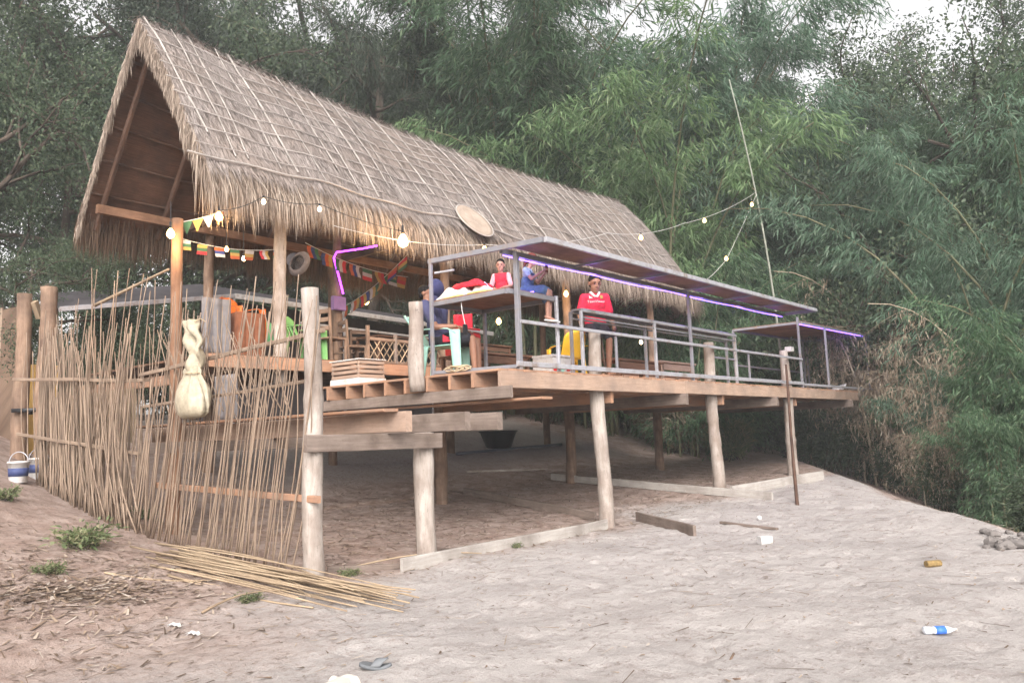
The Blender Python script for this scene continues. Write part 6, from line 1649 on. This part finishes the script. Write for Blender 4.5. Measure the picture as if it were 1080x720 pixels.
for a in ((915, 26.5, 0, 'dark', 1.2, 'round dark shrub below the last shelter post'), (955, 22.5, 0, 'dark', 1.0, 'dark shrub at the crest of the sand below the dead bamboo'), (990, 17.2, 0, 'dark', .8, 'dark shrub on the bank under the low dead bamboo'),
          (1085, 12.6, 0, 'dark', .8, 'dark shrub at the right edge beside the rubble heap'),
          (870, 25.5, 0, 'dark', 1.4, 'dark shrub under the far end of the deck'), (830, 27, 0, 'dark', 1.3, 'dark shrub behind the far log post below the deck'), (790, 28.5, 0, 'mid', 1.1, 'green shrub under the deck left of the far log post'),
          (745, 29, 1, 'grass', 1.5, 'tuft of tall green grass under the far half of the deck'), (715, 27.5, 1, 'dry', 1.5, 'pale dry grass tuft under the deck by the back log post'), (690, 29, 1, 'dry', 1.3, 'dry yellow grass tuft farther back under the deck'),
          (660, 32, 0, 'mid', 1.2, 'shrub on the bank behind the hut'), (620, 31, 0, 'dark', 1.1, 'dark shrub behind the middle stilts of the hut'), (765, 26, 1, 'grass', 1.1, 'low green grass tuft behind the stout log post'),
          (575, 30, 0, 'dark', 1.3, 'dark shrub on the bank above the black basin'), (510, 29, 0, 'dark', 1.5, 'dark shrub behind the hut left of the black basin'), (450, 27, 0, 'dark', 1.5, 'dark shrub behind the hut beyond the near log stilts'),
          (165, 23, 0, 'dark', 2.2, 'big dark shrub behind the lean-to shed, seen through the stick fence'), (225, 25, 0, 'dark', 2.2, 'big dark shrub behind the lean-to shed beyond the corner post'), (300, 26, 0, 'dark', 2.2, 'big dark shrub behind the shed beyond the round log post'),
          (15, 21, 0, 'dark', 1.4, 'dark shrub at the far left edge under the trees'), (110, 24, 0, 'dark', 1.5, 'dark shrub below the open gable behind the stick fence'), (60, 26, 0, 'mid', 1.5, 'green shrub behind the thick log post by the yellow board')):
    shrub(*a)
for px, py, s, tint, lab in ((92, 577, 1.25, 'grass', 'larger tuft of green weeds on the bare dirt at the lower left'), (150, 546, .7, 'grass', 'green weed at the foot of the stick fence'), (52, 606, .55, 'grass', 'low weed left below the larger tuft'), (3, 527, .8, 'grass', 'green weed at the left edge below the buckets'),
                             (262, 634, .45, 'grass', 'small weed growing through the cane heap'), (542, 578, .40, 'grass', 'tiny green seedling before the long pale ground board'), (368, 606, .45, 'grass', 'small green weed at the foot of the corner log post')):
    p = ground_at(px, py); shrub(0, 0, 2, tint, s, lab, 'weed', 'weed', (p.x, p.y), 'weeds on the ground')

# far-off wood that closes the view behind the bamboo
def far_wood():
    n = 70000; g = np.random.default_rng(91)
    px = g.uniform(180, 1180, n); z = g.uniform(44, 60, n); lat = (px - 540) / FPX * z
    x = CAM.x + .636 * lat + .771 * z; y = CAM.y - .771 * lat + .636 * z
    top = 15 + 5 * vnoise(px, z, 90., 5) * 2 + 4 * vnoise(px, z, 25., 6) - 7 * sst(760, 840, px) * (1 - sst(900, 960, px)) + 5 * sst(620, 480, px) - 4 * sst(980, 1030, px)
    h = g.random(n) ** .8 * top
    P = np.stack([x, y, G(x, y) + h], -1)
    me = leaf_mesh('far_wood', P, np.stack([g.normal(0, .6, n), g.normal(0, .6, n), -.7 + g.normal(0, .4, n)], -1), g.uniform(.4, .9, n), g.uniform(.06, .13, n), None)
    o = place(me, 'far_wood', None, LEAF['dark']); tag(o, 'far-off dark wood closing the view behind the bamboo', 'wood', kind='stuff')
far_wood()
# ------------------------------------------------------------------ sky, sun, camera
w = bpy.data.worlds.new('World'); SC.world = w; w.use_nodes = True
nt = w.node_tree; bg = nt.nodes['Background']
sky = N(nt, 'ShaderNodeTexSky'); sky.sky_type = 'NISHITA'; sky.sun_disc = False
SUN_EL, SUN_AZ = R(33), R(222)          # azimuth of the sun in plan, measured from +X
sky.sun_elevation = SUN_EL; sky.sun_rotation = math.pi / 2 - SUN_AZ
sky.dust_density = 4.0; sky.air_density = 1.2; sky.ozone_density = 1.0
hs = N(nt, 'ShaderNodeHueSaturation'); hs.inputs['Saturation'].default_value = .10
nt.links.new(sky.outputs[0], hs.inputs['Color']); nt.links.new(mixc(nt, 1.0, hs.outputs[0], (1, .965, .955), 'MULTIPLY'), bg.inputs['Color'])
bg.inputs['Strength'].default_value = .15
sl = bpy.data.lights.new('sun', 'SUN'); sl.energy = 1.4; sl.angle = R(40); sl.color = (1, .93, .88)
so = bpy.data.objects.new('sun', sl); link(so)
sv = Vector((math.cos(SUN_AZ) * math.cos(SUN_EL), math.sin(SUN_AZ) * math.cos(SUN_EL), math.sin(SUN_EL)))
so.rotation_euler = (-sv).to_track_quat('-Z', 'Y').to_euler(); so.location = sv * 60

for k, (x, y, z) in enumerate([(q, .16, cz(q) - .09) for q in np.linspace(PX[0] + .3, xe - .5, 6)] + [(q, .12, cz2(q) - .08) for q in (ax_ + .8, bx_ - 1.2)]):
    l = bpy.data.lights.new('strip_light', 'POINT'); l.energy = 4.5; l.color = (.35, .18, 1); l.shadow_soft_size = .12
    o = bpy.data.objects.new('strip_light', l); link(o); o.location = (x, y, z)
if HAZE:  # haze volume added to lift the dark areas, like glare in a lens
    bm_ = bmesh.new(); bmesh.ops.create_cube(bm_, size=1.0)
    for v in bm_.verts: v.co = (26 + v.co.x * 112, 27 + v.co.y * 112, 12.2 + v.co.z * 33)
    bmesh.ops.recalc_face_normals(bm_, faces=bm_.faces); hm = bpy.data.meshes.new('haze'); bm_.to_mesh(hm); bm_.free()
    m = bpy.data.materials.new('haze_air'); m.use_nodes = True; t_ = m.node_tree; t_.nodes.clear()
    out = N(t_, 'ShaderNodeOutputMaterial'); pv = N(t_, 'ShaderNodeVolumePrincipled'); pv.inputs['Color'].default_value = (.90, .955, .985, 1); pv.inputs['Density'].default_value = HAZE; pv.inputs['Anisotropy'].default_value = .0
    t_.links.new(pv.outputs[0], out.inputs['Volume'])
    hm.materials.append(m); o = bpy.data.objects.new('haze', hm); link(o); o['kind'] = 'stuff'; o['label'] = 'thin haze between the trees, added to lift their shade'; o['category'] = 'haze'

cd = bpy.data.cameras.new('camera'); cam = bpy.data.objects.new('camera', cd); link(cam)
cd.sensor_width = 36; cd.lens = 36 * FPX / 1080; cd.clip_end = 2000; cd.clip_start = .05
rot = Matrix((_Rt, _Up, -_F)).transposed()
cam.matrix_world = Matrix.Translation(CAM) @ rot.to_4x4()
SC.camera = cam
SC.view_settings.view_transform = 'Standard'; SC.view_settings.look = 'None'; SC.view_settings.gamma = 1; SC.view_settings.use_curve_mapping = False
SC.view_settings.exposure = EXPO
SC.render.engine = 'CYCLES'
cy = SC.cycles
cy.max_bounces = 14; cy.diffuse_bounces = 3; cy.glossy_bounces = 2; cy.transmission_bounces = 3; cy.transparent_max_bounces = 4; cy.volume_bounces = 4
cy.sample_clamp_indirect = 4; cy.use_denoising = True
try: cy.denoiser = 'OPENIMAGEDENOISE'
except Exception: pass
